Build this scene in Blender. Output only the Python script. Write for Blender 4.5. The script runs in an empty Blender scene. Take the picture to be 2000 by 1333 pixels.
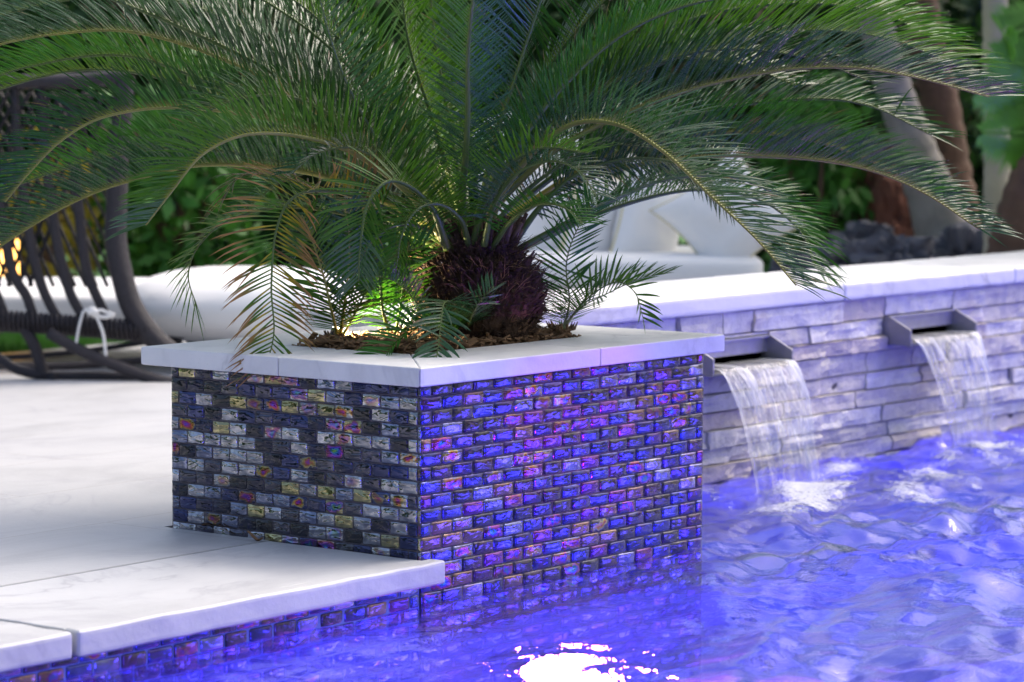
import bpy, bmesh, math, random
import numpy as np
from mathutils import Vector, Matrix, noise as mnoise
random.seed(7); rng = np.random.default_rng(7)
PI = math.pi
scn = bpy.context.scene
COL = scn.collection

# ---------------------------------------------------------------- camera calibration (metres)
F = 5811.675; CX, CY = 1000.0, 666.5
RM = np.array([[0.6156197746453791, 0.06372441794627799, -0.7854625972145209],
               [-0.7880363580558893, 0.05397437026587941, -0.6132580743344614],
               [0.0033153352142370127, 0.9965068820192913, 0.0834448478973232]])
C = np.array([-4.42171828871058, -3.67591438693642, 1.0021168684362642])
def ray(u, v): return RM @ (np.array([u-CX, -(v-CY), -F])/F)
def S(u, v, d): return C + ray(u, v)*d                    # point at a distance d along the view
def on(u, v, ax, val):
    r = ray(u, v); return C + r*((val-C[ax])/r[ax])

# ---------------------------------------------------------------- mesh helpers
class MB:
    def __init__(s): s.v = []; s.f = []; s.m = []; s.n = 0; s.at = []; s.at2 = []
    def add(s, vs, fs, mi=0, at=None, at2=None):
        vs = np.asarray(vs, float).reshape(-1, 3); s.v.append(vs)
        for q in fs: s.f.append(tuple(i+s.n for i in q)); s.m.append(mi)
        k = len(vs)
        s.at.append(np.zeros((k, 4)) if at is None else np.broadcast_to(np.asarray(at, float), (k, 4)))
        s.at2.append(np.zeros((k, 4)) if at2 is None else np.broadcast_to(np.asarray(at2, float), (k, 4)))
        s.n += k
    def build(s, name, mats, parent=None, smooth=False, attrs=False):
        me = bpy.data.meshes.new(name)
        V = np.concatenate(s.v) if s.v else np.zeros((0, 3))
        if parent is not None: V = V - np.array(parent.location)
        me.from_pydata(V.tolist(), [], s.f)
        if not isinstance(mats, (list, tuple)): mats = [mats]
        for m in mats: me.materials.append(m)
        if len(mats) > 1: me.polygons.foreach_set('material_index', s.m)
        if smooth: me.polygons.foreach_set('use_smooth', [True]*len(me.polygons))
        if attrs:
            a = me.attributes.new('ca', 'FLOAT_COLOR', 'POINT'); a.data.foreach_set('color', np.concatenate(s.at).ravel())
            a = me.attributes.new('cb', 'FLOAT_COLOR', 'POINT'); a.data.foreach_set('color', np.concatenate(s.at2).ravel())
        me.update()
        o = bpy.data.objects.new(name, me); COL.objects.link(o)
        if parent is not None: o.parent = parent
        return o
def tag(o, label=None, cat=None, group=None, kind=None):
    if label: o['label'] = label
    if cat: o['category'] = cat
    if group: o['group'] = group
    if kind: o['kind'] = kind
    return o
def empty(name, loc, *a, **k):
    o = bpy.data.objects.new(name, None); o.location = loc; o.empty_display_size = .05; COL.objects.link(o)
    return tag(o, *a, **k)
def grid_faces(nu, nv, closed=False):
    f = []
    for i in range(nu-1):
        for j in range(nv if closed else nv-1):
            a = i*nv+j; b = i*nv+(j+1) % nv
            f.append((a, b, b+nv, a+nv))
    return f
def box_bm(lo, hi, bev=0, seg=3, cuts=0):
    bm = bmesh.new()
    bmesh.ops.create_cube(bm, size=1)
    lo = Vector(lo); hi = Vector(hi)
    for v in bm.verts: v.co = Vector([(lo[i]+hi[i])/2+v.co[i]*(hi[i]-lo[i]) for i in range(3)])
    if bev: bmesh.ops.bevel(bm, geom=bm.edges[:], offset=bev, segments=seg, affect='EDGES', profile=.6)
    return bm
def add_bm(mb, bm, mi=0, at=None, at2=None):
    bm.verts.index_update()
    mb.add([v.co[:] for v in bm.verts], [[v.index for v in f.verts] for f in bm.faces], mi, at, at2); bm.free()
def box(mb, lo, hi, bev=0, seg=2, mi=0, M=None, at=None):
    bm = box_bm(lo, hi, bev, seg)
    if M is not None: bmesh.ops.transform(bm, matrix=M, verts=bm.verts)
    add_bm(mb, bm, mi, at)
def spline(P, n):
    P = np.asarray(P, float)
    d = np.r_[0, np.cumsum(np.linalg.norm(np.diff(P, axis=0), axis=1))]
    Q = np.vstack([2*P[0]-P[1], P, 2*P[-1]-P[-2]])
    out = []
    for t in np.linspace(0, d[-1]*.99999, n):
        i = max(0, min(len(P)-2, int(np.searchsorted(d, t, side='right')-1))); w = (t-d[i])/(d[i+1]-d[i])
        a, b, c, e = Q[i:i+4]
        out.append(.5*((2*b)+(-a+c)*w+(2*a-5*b+4*c-e)*w*w+(-a+3*b-3*c+e)*w**3))
    return np.array(out)
def tube(mb, P, r, sides=8, mi=0, cap=True, n=None, at=None, flat=1.0):
    P = np.asarray(P, float)
    if n: P = spline(P, n)
    r = np.interp(np.linspace(0, 1, len(P)), np.linspace(0, 1, len(np.atleast_1d(r))), np.atleast_1d(r))
    T = np.gradient(P, axis=0); T /= np.linalg.norm(T, axis=1)[:, None]+1e-9
    ref = np.array([0, 0, 1.]) if abs(T[0][2]) < .9 else np.array([1., 0, 0])
    rings = []
    for p, t, rr in zip(P, T, r):
        a = np.cross(t, ref); a /= np.linalg.norm(a)+1e-9; b = np.cross(a, t); ref = b
        th = np.arange(sides)*2*PI/sides
        rings.append(p+rr*(np.cos(th)[:, None]*a+flat*np.sin(th)[:, None]*b))
    n0 = len(P)
    fs = grid_faces(n0, sides, True)
    if cap: fs += [tuple(range(sides))[::-1], tuple(range((n0-1)*sides, n0*sides))]
    mb.add(np.concatenate(rings), fs, mi, at)

# ---------------------------------------------------------------- node helper
class NT:
    def __init__(s, name):
        s.m = bpy.data.materials.new(name); s.m.use_nodes = True; s.t = s.m.node_tree; s.t.nodes.clear()
        s.out = s.t.nodes.new('ShaderNodeOutputMaterial')
    def n(s, typ, ins=None, **pr):
        nd = s.t.nodes.new('ShaderNode'+typ)
        for k, v in pr.items(): setattr(nd, k, v)
        for k, v in (ins or {}).items(): s.set(nd.inputs[k], v)
        return nd
    def set(s, sock, v):
        if isinstance(v, bpy.types.NodeSocket): s.t.links.new(v, sock)
        elif isinstance(v, bpy.types.Node): s.t.links.new(v.outputs[0], sock)
        else:
            if isinstance(v, (tuple, list)) and len(v) == 3 and sock.type == 'RGBA': v = (*v, 1)
            sock.default_value = v
    def math(s, op, a, b=0., c=None, clamp=False):
        nd = s.n('Math', {0: a, 1: b}, operation=op, use_clamp=clamp)
        if c is not None: s.set(nd.inputs[2], c)
        return nd.outputs[0]
    def mix(s, f, a, b):
        nd = s.n('Mix', data_type='RGBA'); s.set(nd.inputs[0], f); s.set(nd.inputs[6], a); s.set(nd.inputs[7], b); return nd.outputs[2]
    def ramp(s, f, stops, interp='LINEAR'):
        nd = s.n('ValToRGB', {0: f}); e = nd.color_ramp; e.interpolation = interp
        while len(e.elements) < len(stops): e.elements.new(.5)
        for el, (p, c) in zip(e.elements, stops): el.position = p; el.color = (*c, 1) if len(c) == 3 else c
        return nd.outputs[0]
    def pos(s, scale=(1, 1, 1), rot=(0, 0, 0)):
        g = s.n('NewGeometry'); mp = s.n('Mapping', {0: g.outputs['Position'], 'Scale': scale, 'Rotation': rot}); return mp.outputs[0]
    def noise(s, vec, scale, detail=3, rough=.5, dist=0.):
        return s.n('TexNoise', {'Vector': vec, 'Scale': scale, 'Detail': detail, 'Roughness': rough, 'Distortion': dist})
    def bump(s, h, strength=.5, dist=.01, nrm=None):
        nd = s.n('Bump', {'Height': h, 'Strength': strength, 'Distance': dist})
        if nrm is not None: s.set(nd.inputs['Normal'], nrm)
        return nd.outputs[0]
    def bsdf(s, **k):
        nd = s.n('BsdfPrincipled')
        for a, v in k.items(): s.set(nd.inputs[a.replace('_', ' ')], v)
        return nd
    def done(s, sh): s.set(s.out.inputs[0], sh); return s.m
def simple(name, col, rough=.6, var=.25, scale=8, bump=.0, bscale=60, metal=0., spec=.5):
    t = NT(name); p = t.pos(); n = t.noise(p, scale, 4)
    c = t.mix(n.outputs[0], tuple(x*(1-var) for x in col), tuple(min(1, x*(1+var)) for x in col))
    kw = dict(Base_Color=c, Roughness=rough, Metallic=metal)
    if bump: kw['Normal'] = t.bump(t.noise(p, bscale, 4).outputs[0], bump, .01)
    b = t.bsdf(**kw); b.inputs['Specular IOR Level'].default_value = spec
    return t.done(b.outputs[0])

# ---------------------------------------------------------------- materials
def mat_marble(name, joints=False, g=1.):
    t = NT(name); p = t.pos()
    v = t.noise(t.pos((1, 1, 1), (0, 0, .35)), 1.6, 5, .62, 1.4)
    vein = t.ramp(t.math('ABSOLUTE', t.math('SUBTRACT', v.outputs[0], .5)), [(0, (1, 1, 1)), (.022, (.25, .25, .25)), (.06, (0, 0, 0))])
    fade = t.ramp(t.noise(p, 2.3, 2).outputs[0], [(.42, (0, 0, 0)), (.62, (1, 1, 1))])
    cloud = t.noise(t.pos((1, 2.2, 1), (0, 0, .5)), 1.7, 6, .6, .6)
    base = t.ramp(cloud.outputs[0], [(.28, (.58*g, .585*g, .60*g)), (.5, (.76*g, .765*g, .78*g)), (.7, (.82*g, .82*g, .83*g))])
    c = t.mix(t.math('MULTIPLY', t.math('MULTIPLY', vein, fade), .75), base, (.42, .42, .45))
    spk = t.noise(p, 140, 2)
    c = t.mix(t.ramp(spk.outputs[0], [(.70, (0, 0, 0)), (.76, (.35, .35, .35))]), c, (.55, .53, .5))
    h = t.math('ADD', t.noise(p, 55, 5, .6).outputs[0], t.math('MULTIPLY', t.noise(p, 7, 3).outputs[0], 2.))
    if joints:
        sx = t.n('SeparateXYZ', {0: p}); x, y = sx.outputs[0], sx.outputs[1]
        u = t.math('DIVIDE', t.math('SUBTRACT', y, .405), .435)
        row = t.math('FLOOR', u); fy = t.math('SUBTRACT', u, row)
        dy = t.math('MULTIPLY', t.math('MINIMUM', fy, t.math('SUBTRACT', 1., fy)), .435)
        u2 = t.math('DIVIDE', t.math('ADD', x, t.math('ADD', .03, t.math('MULTIPLY', row, .37))), .9)
        fx = t.math('FRACT', u2); dx = t.math('MULTIPLY', t.math('MINIMUM', fx, t.math('SUBTRACT', 1., fx)), .9)
        d = t.math('ADD', t.math('MINIMUM', dx, dy), t.math('MULTIPLY', t.math('SUBTRACT', t.noise(p, 90, 3).outputs[0], .5), .0018))
        j = t.math('LESS_THAN', d, .0016)
        c = t.mix(t.math('MULTIPLY', j, .75), c, (.33, .31, .29))
        h = t.math('SUBTRACT', h, t.math('MULTIPLY', j, 3.))
    b = t.bsdf(Base_Color=c, Roughness=.48, Normal=t.bump(h, .35, .003))
    return t.done(b.outputs[0])
M_marble = mat_marble('marble_coping', False, .96); M_deck = mat_marble('marble_deck', True, .70); M_cop2 = mat_marble('marble_pool_coping', False, .80)

def mat_tile(name, c2, bd, sc, ro):
    t = NT(name)
    A = t.n('Attribute', attribute_name='ca'); B = t.n('Attribute', attribute_name='cb')
    sb = t.n('SeparateColor', {0: B.outputs[0]}); lx, ly, rnd, film = sb.outputs[0], sb.outputs[1], sb.outputs[2], B.outputs['Alpha']
    refl = A.outputs['Alpha']
    p = t.pos(); n1 = t.noise(p, 34, 3, .5, .8); n2 = t.noise(p, 22, 4, .6, 1.2)
    r2 = t.math('SQRT', t.math('ADD', t.math('MULTIPLY', lx, lx), t.math('MULTIPLY', ly, ly)))
    r = t.math('ADD', t.math('MULTIPLY', r2, .75), t.math('MULTIPLY', t.math('SUBTRACT', n1.outputs[0], .42), 2.4))
    rr = t.math('ADD', t.math('MULTIPLY', r, .62), t.math('MULTIPLY', rnd, .45))
    ring = t.ramp(rr, [(.05, (.08, .24, .05)), (.2, (.0, .18, .34)), (.34, (.04, .04, .46)), (.48, (.20, .02, .30)), (.60, (.26, .03, .07)), (.72, (.32, .15, .02)), (.85, (.30, .26, .09)), (.97, (.16, .17, .26))])
    edge = t.ramp(r, [(.75, (1, 1, 1)), (1.15, (0, 0, 0))])
    mott = t.ramp(n2.outputs[0], [(.40, (0, 0, 0)), (.60, (1, 1, 1))])
    base = t.mix(t.math('MULTIPLY', mott, .8), A.outputs[0], t.mix(.6, A.outputs[0], t.mix(t.ramp(t.noise(p, 9, 2).outputs[0], [(.42, (0, 0, 0)), (.58, (1, 1, 1))]), (.012, .018, .10), c2)))
    col = t.mix(t.math('MULTIPLY', film, edge), base, ring)
    hb = t.noise(t.pos(sc), 1., 1.2, .4, .9); hf = t.noise(p, 300, 2)
    hh = t.math('ADD', hb.outputs[0], t.math('MULTIPLY', hf.outputs[0], .05))
    nb = t.bump(hh, .9, bd)
    b = t.bsdf(Base_Color=col, Roughness=ro, Metallic=refl, Normal=nb, Coat_Weight=.3, Coat_Roughness=.03, Coat_Normal=nb)
    b.inputs['Thin Film IOR'].default_value = 1.5
    t.set(b.inputs['Thin Film Thickness'], t.math('ADD', 180., t.math('MULTIPLY', n1.outputs[0], t.math('MULTIPLY', film, 500.))))
    return t.done(b.outputs[0])
M_tile = mat_tile('iridescent_tile_pool_lit', (.10, .015, .14), .0022, (30, 30, 70), .13); M_tile2 = mat_tile('iridescent_tile_deck_lit', (.05, .045, .03), .0052, (26, 26, 72), .03)  # one glass in two tints: pool light in the first, deck reflection in the second
M_grout = simple('grout', (.10, .09, .11), .85, .2, 60, .3, 300)

def mat_leaf(name, top, var=.35, rough=.38, trans=.25, attr=False):
    t = NT(name); A = t.n('Attribute', attribute_name='ca')
    n = t.noise(t.pos(), 14, 3)
    c = t.mix(n.outputs[0], tuple(x*(1-var) for x in top), tuple(x*(1+var) for x in top))
    if attr: c = t.mix(A.outputs['Alpha'], c, A.outputs[0])
    nn = t.noise(t.pos(), 260, 2)
    b = t.bsdf(Base_Color=c, Roughness=t.math('ADD', rough-.06, t.math('MULTIPLY', nn.outputs[0], .14)))
    b.inputs['Specular IOR Level'].default_value = .38
    tr = t.n('BsdfTranslucent', {0: t.mix(.5, c, t.mix(.5, c, (.07, .19, .008)))})
    return t.done(t.n('MixShader', {0: trans, 1: b.outputs[0], 2: tr.outputs[0]}).outputs[0])
M_leaf = mat_leaf('cycad_leaflet', (.030, .150, .010), .5, .36, .32, True)
M_leafs = [M_leaf, mat_leaf('cycad_leaflet_dark', (.018, .078, .012), .5, .34, .25, True), mat_leaf('cycad_leaflet_fresh', (.060, .165, .012), .45, .38, .4, True), mat_leaf('cycad_leaflet_waxy', (.028, .095, .030), .5, .27, .2, True)]
M_leafs[3].node_tree.nodes['Principled BSDF'].inputs['Specular IOR Level'].default_value = .6
M_rachis = simple('cycad_rachis', (.085, .135, .025), .45, .35, 18, .15, 90)
M_rachis_o = simple('cycad_rachis_yellow', (.24, .24, .045), .45, .3, 18, .15, 90)
M_trunk = simple('shaggy_trunk', (.062, .034, .018), .95, .75, 26, .9, 120)
M_fiber = simple('dry_fibre', (.26, .15, .075), .9, .5, 40)
M_soil = simple('soil', (.06, .035, .018), 1., .5, 30, .6, 90)
M_bark = simple('bark_chip', (.20, .115, .055), .9, .6, 45, .4, 120)
M_stone_t = NT('split_face_stone')
def mat_stone():
    t = M_stone_t; A = t.n('Attribute', attribute_name='ca'); p = t.pos()
    n = t.noise(p, 16, 5, .6, .4); n2 = t.noise(p, 5, 4, .6, .8)
    c = t.mix(t.ramp(n.outputs[0], [(.35, (0, 0, 0)), (.7, (1, 1, 1))]), A.outputs[0], t.mix(.55, A.outputs[0], (.42, .40, .40)))
    c = t.mix(t.ramp(n2.outputs[0], [(.58, (0, 0, 0)), (.72, (.5, .5, .5))]), c, (.52, .42, .36))
    h = t.math('ADD', t.noise(p, 30, 5, .65, .3).outputs[0], t.math('MULTIPLY', t.noise(p, 130, 3).outputs[0], .3))
    b = t.bsdf(Base_Color=c, Roughness=.55, Normal=t.bump(h, .7, .012)); return t.done(b.outputs[0])
M_stone = mat_stone()
M_steel = simple('brushed_steel', (.30, .30, .335), .45, .2, 30, .1, 200, metal=.5)
M_fabric = simple('white_outdoor_fabric', (.84, .835, .825), .9, .04, 5, .6, 7)
M_fabric_y = simple('yellowed_piping', (.66, .60, .38), .9, .2, 15)
M_rattan = simple('dark_wicker', (.028, .024, .031), .6, .4, 60, .6, 160)
M_tie = simple('white_tie', (.82, .82, .80), .8, .05, 20)
M_grass = simple('lawn', (.05, .16, .025), .9, .4, 20)
M_blade = mat_leaf('grass_blade', (.06, .20, .03), .4, .5)
M_bushd = mat_leaf('hedge_leaf', (.020, .062, .014), .6, .5, .2)
M_bushl = mat_leaf('bright_leaf', (.06, .20, .03), .5, .5, .3)
M_palm = mat_leaf('palm_leaf', (.14, .38, .05), .35, .45, .3)
M_yleaf = mat_leaf('lamplit_leaf', (.38, .30, .03), .5, .5, .3)  # yellow-green foliage with the garden lamp's warm glow put into its colour
M_rock = simple('dark_lava_rock', (.10, .10, .125), .9, .8, 9, 1., 14)
M_redrock = simple('rusty_rock', (.16, .062, .040), .9, .8, 6, 1., 12)
M_greyb = simple('grey_palm_bark', (.24, .22, .20), .9, .45, 12, .8, 22)
M_brownb = simple('brown_palm_bark', (.11, .062, .040), .9, .6, 14, 1., 25)
M_tanb = simple('pale_palm_stem', (.42, .38, .28), .7, .3, 8, .4, 30)
def mat_plaster():
    t = NT('pool_plaster'); p = t.pos(); n = t.noise(p, 3, 4); v = t.n('TexVoronoi', {'Vector': t.pos((1, 1, 1)), 'Scale': 5.5}, feature='DISTANCE_TO_EDGE')
    c = t.mix(n.outputs[0], (.19, .25, .58), (.27, .33, .68))
    return t.done(t.bsdf(Base_Color=c, Roughness=.7).outputs[0])
M_plaster = mat_plaster()
def mat_water():
    t = NT('pool_water'); p = t.pos()
    a = t.noise(t.pos((1, 1, 1)), 9, 5, .55, .5); b_ = t.noise(p, 34, 3, .5)
    h = t.math('ADD', a.outputs[0], t.math('MULTIPLY', b_.outputs[0], .07))
    nb = t.bump(h, .42, .02)
    fr = t.n('Fresnel', {'IOR': 1.33, 'Normal': nb})
    gl = t.n('BsdfGlossy', {'Color': (1, 1, 1, 1), 'Roughness': .012, 'Normal': nb})
    rf = t.n('BsdfRefraction', {'Color': (.93, .96, 1, 1), 'Roughness': .01, 'IOR': 1.33, 'Normal': nb})
    tp = t.n('BsdfTransparent', {'Color': (.90, .94, 1, 1)})
    body = t.n('MixShader', {0: .45, 1: rf.outputs[0], 2: tp.outputs[0]})
    return t.done(t.n('MixShader', {0: fr.outputs[0], 1: body.outputs[0], 2: gl.outputs[0]}).outputs[0])
M_water = mat_water()
def mat_fall():
    t = NT('falling_water'); A = t.n('Attribute', attribute_name='ca'); sp = t.n('SeparateColor', {0: A.outputs[0]})
    x, s = sp.outputs[0], sp.outputs[1]
    cv = t.n('CombineXYZ', {0: t.math('MULTIPLY', x, 16.), 1: t.math('MULTIPLY', s, 1.6), 2: sp.outputs[2]})
    n = t.noise(cv.outputs[0], 1., 5, .6, .6)
    cv2 = t.n('CombineXYZ', {0: t.math('MULTIPLY', x, 46.), 1: t.math('MULTIPLY', s, 4.), 2: sp.outputs[2]})
    n2 = t.noise(cv2.outputs[0], 1., 3, .6, .4)
    m = t.math('ADD', t.math('MULTIPLY', n.outputs[0], .7), t.math('MULTIPLY', n2.outputs[0], .4))
    wh = t.ramp(m, [(.47, (.05, .05, .05)), (.60, (.32, .32, .32)), (.72, (.85, .85, .85))])
    ed = t.ramp(t.math('ABSOLUTE', t.math('SUBTRACT', x, .46)), [(.40, (0, 0, 0)), (.47, (.8, .8, .8))])
    wh = t.math('MULTIPLY', t.math('MAXIMUM', wh, ed), t.ramp(s, [(0, (1, 1, 1)), (.25, (.9, .9, .9)), (.6, (.5, .5, .5)), (1, (.38, .38, .38))]))
    nb = t.bump(m, .8, .02)
    fr = t.n('Fresnel', {'IOR': 1.33, 'Normal': nb})
    tp = t.n('BsdfTransparent', {'Color': (.93, .95, .98, 1)}); gl = t.n('BsdfGlossy', {'Roughness': .06, 'Normal': nb, 'Color': (1, 1, 1, 1)})
    clear = t.n('MixShader', {0: t.math('ADD', fr.outputs[0], .05, clamp=True), 1: tp.outputs[0], 2: gl.outputs[0]})
    df = t.bsdf(Base_Color=(.86, .88, .92), Roughness=.25, Normal=nb)
    return t.done(t.n('MixShader', {0: wh, 1: clear.outputs[0], 2: df.outputs[0]}).outputs[0])
M_fall = mat_fall()
def mat_foam():
    t = NT('foam_bubbles'); A = t.n('Attribute', attribute_name='ca'); p = t.pos()
    v = t.noise(t.pos((1, 1, 1)), 26, 6, .75, 1.2); w = t.noise(p, 130, 4, .7)
    m = t.math('ADD', t.math('MULTIPLY', v.outputs[0], .6), t.math('MULTIPLY', w.outputs[0], .55))
    k = t.math('ADD', m, t.math('MULTIPLY', A.outputs['Alpha'], .32))
    a = t.ramp(k, [(.66, (0, 0, 0)), (.84, (.85, .85, .85))])
    df = t.bsdf(Base_Color=(.62, .65, .72), Roughness=.4, Normal=t.bump(w.outputs[0], .6, .006))
    return t.done(t.n('MixShader', {0: a, 1: t.n('BsdfTransparent').outputs[0], 2: df.outputs[0]}).outputs[0])
M_foam = mat_foam()
def emis(name, col, st):
    t = NT(name); return t.done(t.n('Emission', {0: (*col, 1), 1: st}).outputs[0])

# ================================================================= SETTING
DZ = .092
# --- tile geometry -------------------------------------------------
PAL = [((.010, .010, .028), .3, 22), ((.022, .028, .15), .75, 24), ((.05, .06, .27), .85, 22), ((.15, .16, .33), .85, 13), ((.14, .035, .22), .8, 12), ((.17, .11, .09), .8, 5), ((.26, .26, .38), .9, 2)]  # pool faces: the pool's blue and violet light is put into the glass colours
PAL2 = [((.012, .013, .022), .25, 15), ((.05, .06, .15), .9, 18), ((.40, .41, .47), .97, 34), ((.24, .27, .40), .95, 14), ((.42, .38, .20), .95, 11), ((.09, .09, .12), .85, 8)]  # deck face: same glass, lightened for the white deck it mirrors
PALS = [PAL]
def tile_attr():
    c, r, _ = random.choices(PALS[0], [q[2] for q in PALS[0]])[0]
    k = random.uniform(.8, 1.25)
    film = 0 if random.random() < .82 else random.uniform(.4, 1)
    return (c[0]*k, c[1]*k, c[2]*k, max(r, .55*film)), film
U = np.array([-1, -.97, -.8, -.4, 0, .4, .8, .97, 1])
def tile(mb, O, eu, ev, en, w, h, big=1.):
    """pillowed glass tile, O = centre on the wall, eu/ev/en = axes"""
    col, film = tile_attr(); rnd = random.random()
    tilt = (random.gauss(0, .022), random.gauss(0, .03))
    vs = []; at = []; at2 = []
    for u in U:
        for v in U:
            x = u*w/2; y = v*h/2
            k = max(0., 1-abs(u)**6)*max(0., 1-abs(v)**6)
            if abs(u) > .96 and abs(v) > .96: x *= .965; y *= .93
            hh = -.001+.0021*k**.35+.0006*(1-u*u)*(1-v*v)+tilt[0]*x+tilt[1]*y
            if abs(u) == 1 or abs(v) == 1: hh = -.0012
            vs.append(O+eu*x+ev*y+en*hh); at2.append((u, v, rnd, film))
    n = len(U); mb.add(np.array(vs), grid_faces(n, n), 0, col, np.array(at2))
def tiled_face(mb, org, eu, length, w, ztop, zbot, phase0, en, off0=0., h=.0275, gap=.0019, z1=.4098):
    ev = np.array([0, 0, 1.])
    k = -1
    while True:
        zt = z1-h*(k-1)+h*0; zb = zt-h
        k += 1
        if zb < zbot-.001: break
        if zt > ztop+.025: continue
        t2 = min(zt, ztop); 
        if t2-zb < .008: continue
        half = ((k+phase0) % 2 == 1)
        x = off0 if not half else off0-w/2
        while x < length-.004:
            a = max(x, off0); b = min(x+w, length)
            if b-a > .008:
                ww = b-a-gap; hh = (t2-zb)-gap
                c = org+eu*((a+b)/2+random.gauss(0, .0006))+ev*((t2+zb)/2+random.gauss(0, .0003))
                tile(mb, c, eu, ev, en, ww*random.uniform(.985, 1), hh*random.uniform(.98, 1))
            x += w
PX, PY = .972, .676
ex = np.array([1., 0, 0]); ey = np.array([0, 1., 0]); ez = np.array([0, 0, 1.])
planter = empty('tiled_planter', (0, 0, 0), 'square raised planter clad in dark iridescent glass mosaic with thick white marble rim', 'planter')
CB, CT, OV = .4335, .4715, .035
IX0, IX1, IY0, IY1 = .19, .77, .185, .51
OY = .026
mb = MB()
box(mb, (.0015, .0015, -.35), (PX, PY, CB), 0)                     # grout core
core = mb.build('masonry_core', M_grout, planter)
mb = MB(); tiled_face(mb, np.array([0, 0, 0.]), ex, PX, .0653, CB-.001, -.30, 0, -ey)
mb.build('mosaic_face', M_tile, planter, True, True)
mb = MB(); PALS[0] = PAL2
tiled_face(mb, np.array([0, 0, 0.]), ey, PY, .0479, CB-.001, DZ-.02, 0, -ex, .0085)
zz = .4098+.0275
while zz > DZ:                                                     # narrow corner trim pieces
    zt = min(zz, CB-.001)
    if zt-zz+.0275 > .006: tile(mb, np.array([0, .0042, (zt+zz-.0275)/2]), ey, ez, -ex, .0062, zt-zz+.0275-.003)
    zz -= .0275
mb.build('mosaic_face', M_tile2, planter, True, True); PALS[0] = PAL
mb = MB(); tiled_face(mb, np.array([PX, 0, 0.]), ey, .61, .0479, CB-.001, -.30, 1, ex)
mb.build('mosaic_face', M_tile, planter, True, True)
def slab(name, lo, hi, parent, mat=None, bev=.007, rough=0, seed=0, cham=None):
    bm = box_bm(lo, hi, bev, 3)
    # subdivide long edges a little and roughen, so that the arris is not ruler-straight
    bmesh.ops.subdivide_edges(bm, edges=[e for e in bm.edges if e.calc_length() > .25], cuts=14, use_grid_fill=True)
    for v in bm.verts:
        q = v.co*17+Vector((seed, 0, 0)); d = mnoise.noise_vector(q)*rough; v.co += d
    mb = MB(); add_bm(mb, bm); return mb.build(name, mat or M_marble, parent, False)
def slab_poly(name, poly, z0, z1, parent, bev=.007, rough=.0012, seed=0):
    bm = bmesh.new(); lo = [bm.verts.new((x, y, z0)) for x, y in poly]; hi = [bm.verts.new((x, y, z1)) for x, y in poly]; n = len(poly)
    bm.faces.new(lo[::-1]); bm.faces.new(hi)
    for i in range(n): bm.faces.new((lo[i], lo[(i+1) % n], hi[(i+1) % n], hi[i]))
    bm.normal_update(); bmesh.ops.bevel(bm, geom=[e for e in bm.edges], offset=bev, segments=3, affect='EDGES', profile=.6)
    mb = MB(); add_bm(mb, bm); return mb.build(name, M_marble, parent, False)
g = .0008; XR, YB = 1.016, .73
mx = IX0+OV; my = IY0+OY
for k, poly in enumerate([[(-OV+g, -OY), (.553-g, -OY), (.553-g, IY0), (IX0+g, IY0)], [(.553+g, -OY), (XR, -OY), (IX1+g, IY0), (.553+g, IY0)],
             [(-OV, -OY+g), (IX0, IY0+g), (IX0, .343-g), (-OV, .343-g)], [(-OV, .343+g), (IX0, .343+g), (IX0, IY1-g), (-OV, YB-g)],
             [(IX0+g, IY1), (.6, IY1), (.6, YB), (-OV+g, YB)], [(.6+2*g, IY1), (IX1, IY1), (XR-g, YB), (.6+2*g, YB)],
             [(XR, -OY+g), (XR, YB-g), (IX1, IY1-g), (IX1, IY0+g)]]):
    slab_poly('coping_slab', poly, CB, CT, planter, bev=.0035)
mb = MB()
n = 26
gx, gy = np.meshgrid(np.linspace(IX0-.02, IX1+.02, n), np.linspace(IY0-.02, IY1+.02, n), indexing='ij')
gz = np.array([[.457+.014*mnoise.noise(Vector((x*14, y*14, 0))) for x, y in zip(a, b)] for a, b in zip(gx, gy)])
mb.add(np.stack([gx, gy, gz], -1), grid_faces(n, n)); mb.build('soil', M_soil, planter, True)
mb = MB()
for i in range(2300):
    x = random.uniform(IX0+.004, IX1-.004); y = random.uniform(IY0+.004, IY1-.004)
    l = random.uniform(.005, .024); w = random.uniform(.002, .007)
    M = Matrix.Translation((x, y, .463+random.uniform(0, .022))) @ Matrix.Rotation(random.uniform(0, PI*2), 4, 'Z') @ Matrix.Rotation(random.gauss(0, .35), 4, 'Y') @ Matrix.Rotation(random.gauss(0, .4), 4, 'X')
    box(mb, (-l, -w, -.0015), (l, w, .0015), 0, M=M, mi=random.choice((0, 0, 1)))
tag(mb.build('bark_mulch', [M_bark, M_fiber], planter), kind='stuff')

# --- deck ------------------------------------------------------------
def sheet(name, pts, z, mat, **k):
    mb = MB(); mb.add([(x, y, z) for x, y in pts], [tuple(range(len(pts)))]); return tag(mb.build(name, mat), **k)
mb = MB()
box(mb, (-9, .4015, -.25), (-.0003, 4.05, DZ)); box(mb, (-.0002, .70, -.25), (12, 4.05, DZ)); 
deck = tag(mb.build('pool_deck', M_deck), 'white marble pool deck with thin grey joints', kind='structure')
for i, (a, b) in enumerate([(-7.8, -4.4), (-4.39, -2.66), (-2.648, -.966), (-.954, .028)]):
    if b > 0:
        # last slab is notched round the planter corner
        o1 = slab('pool_coping', (a, -.042, DZ-.047), (b-.0, -.0015, DZ+.0005), None, M_cop2, rough=.0022, seed=3, bev=.009)
        o2 = slab('pool_coping', (a, -.006, DZ-.046), (-.0035, .3985, DZ-.0002), None, M_cop2, rough=.0007, seed=4, bev=.003)
        for o in (o1, o2): tag(o, kind='structure')
    else:
        tag(slab('pool_coping', (a, -.042, DZ-.047), (b, .3985, DZ), None, M_cop2, rough=.0022, seed=i*7, bev=.009), kind='structure')
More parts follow.
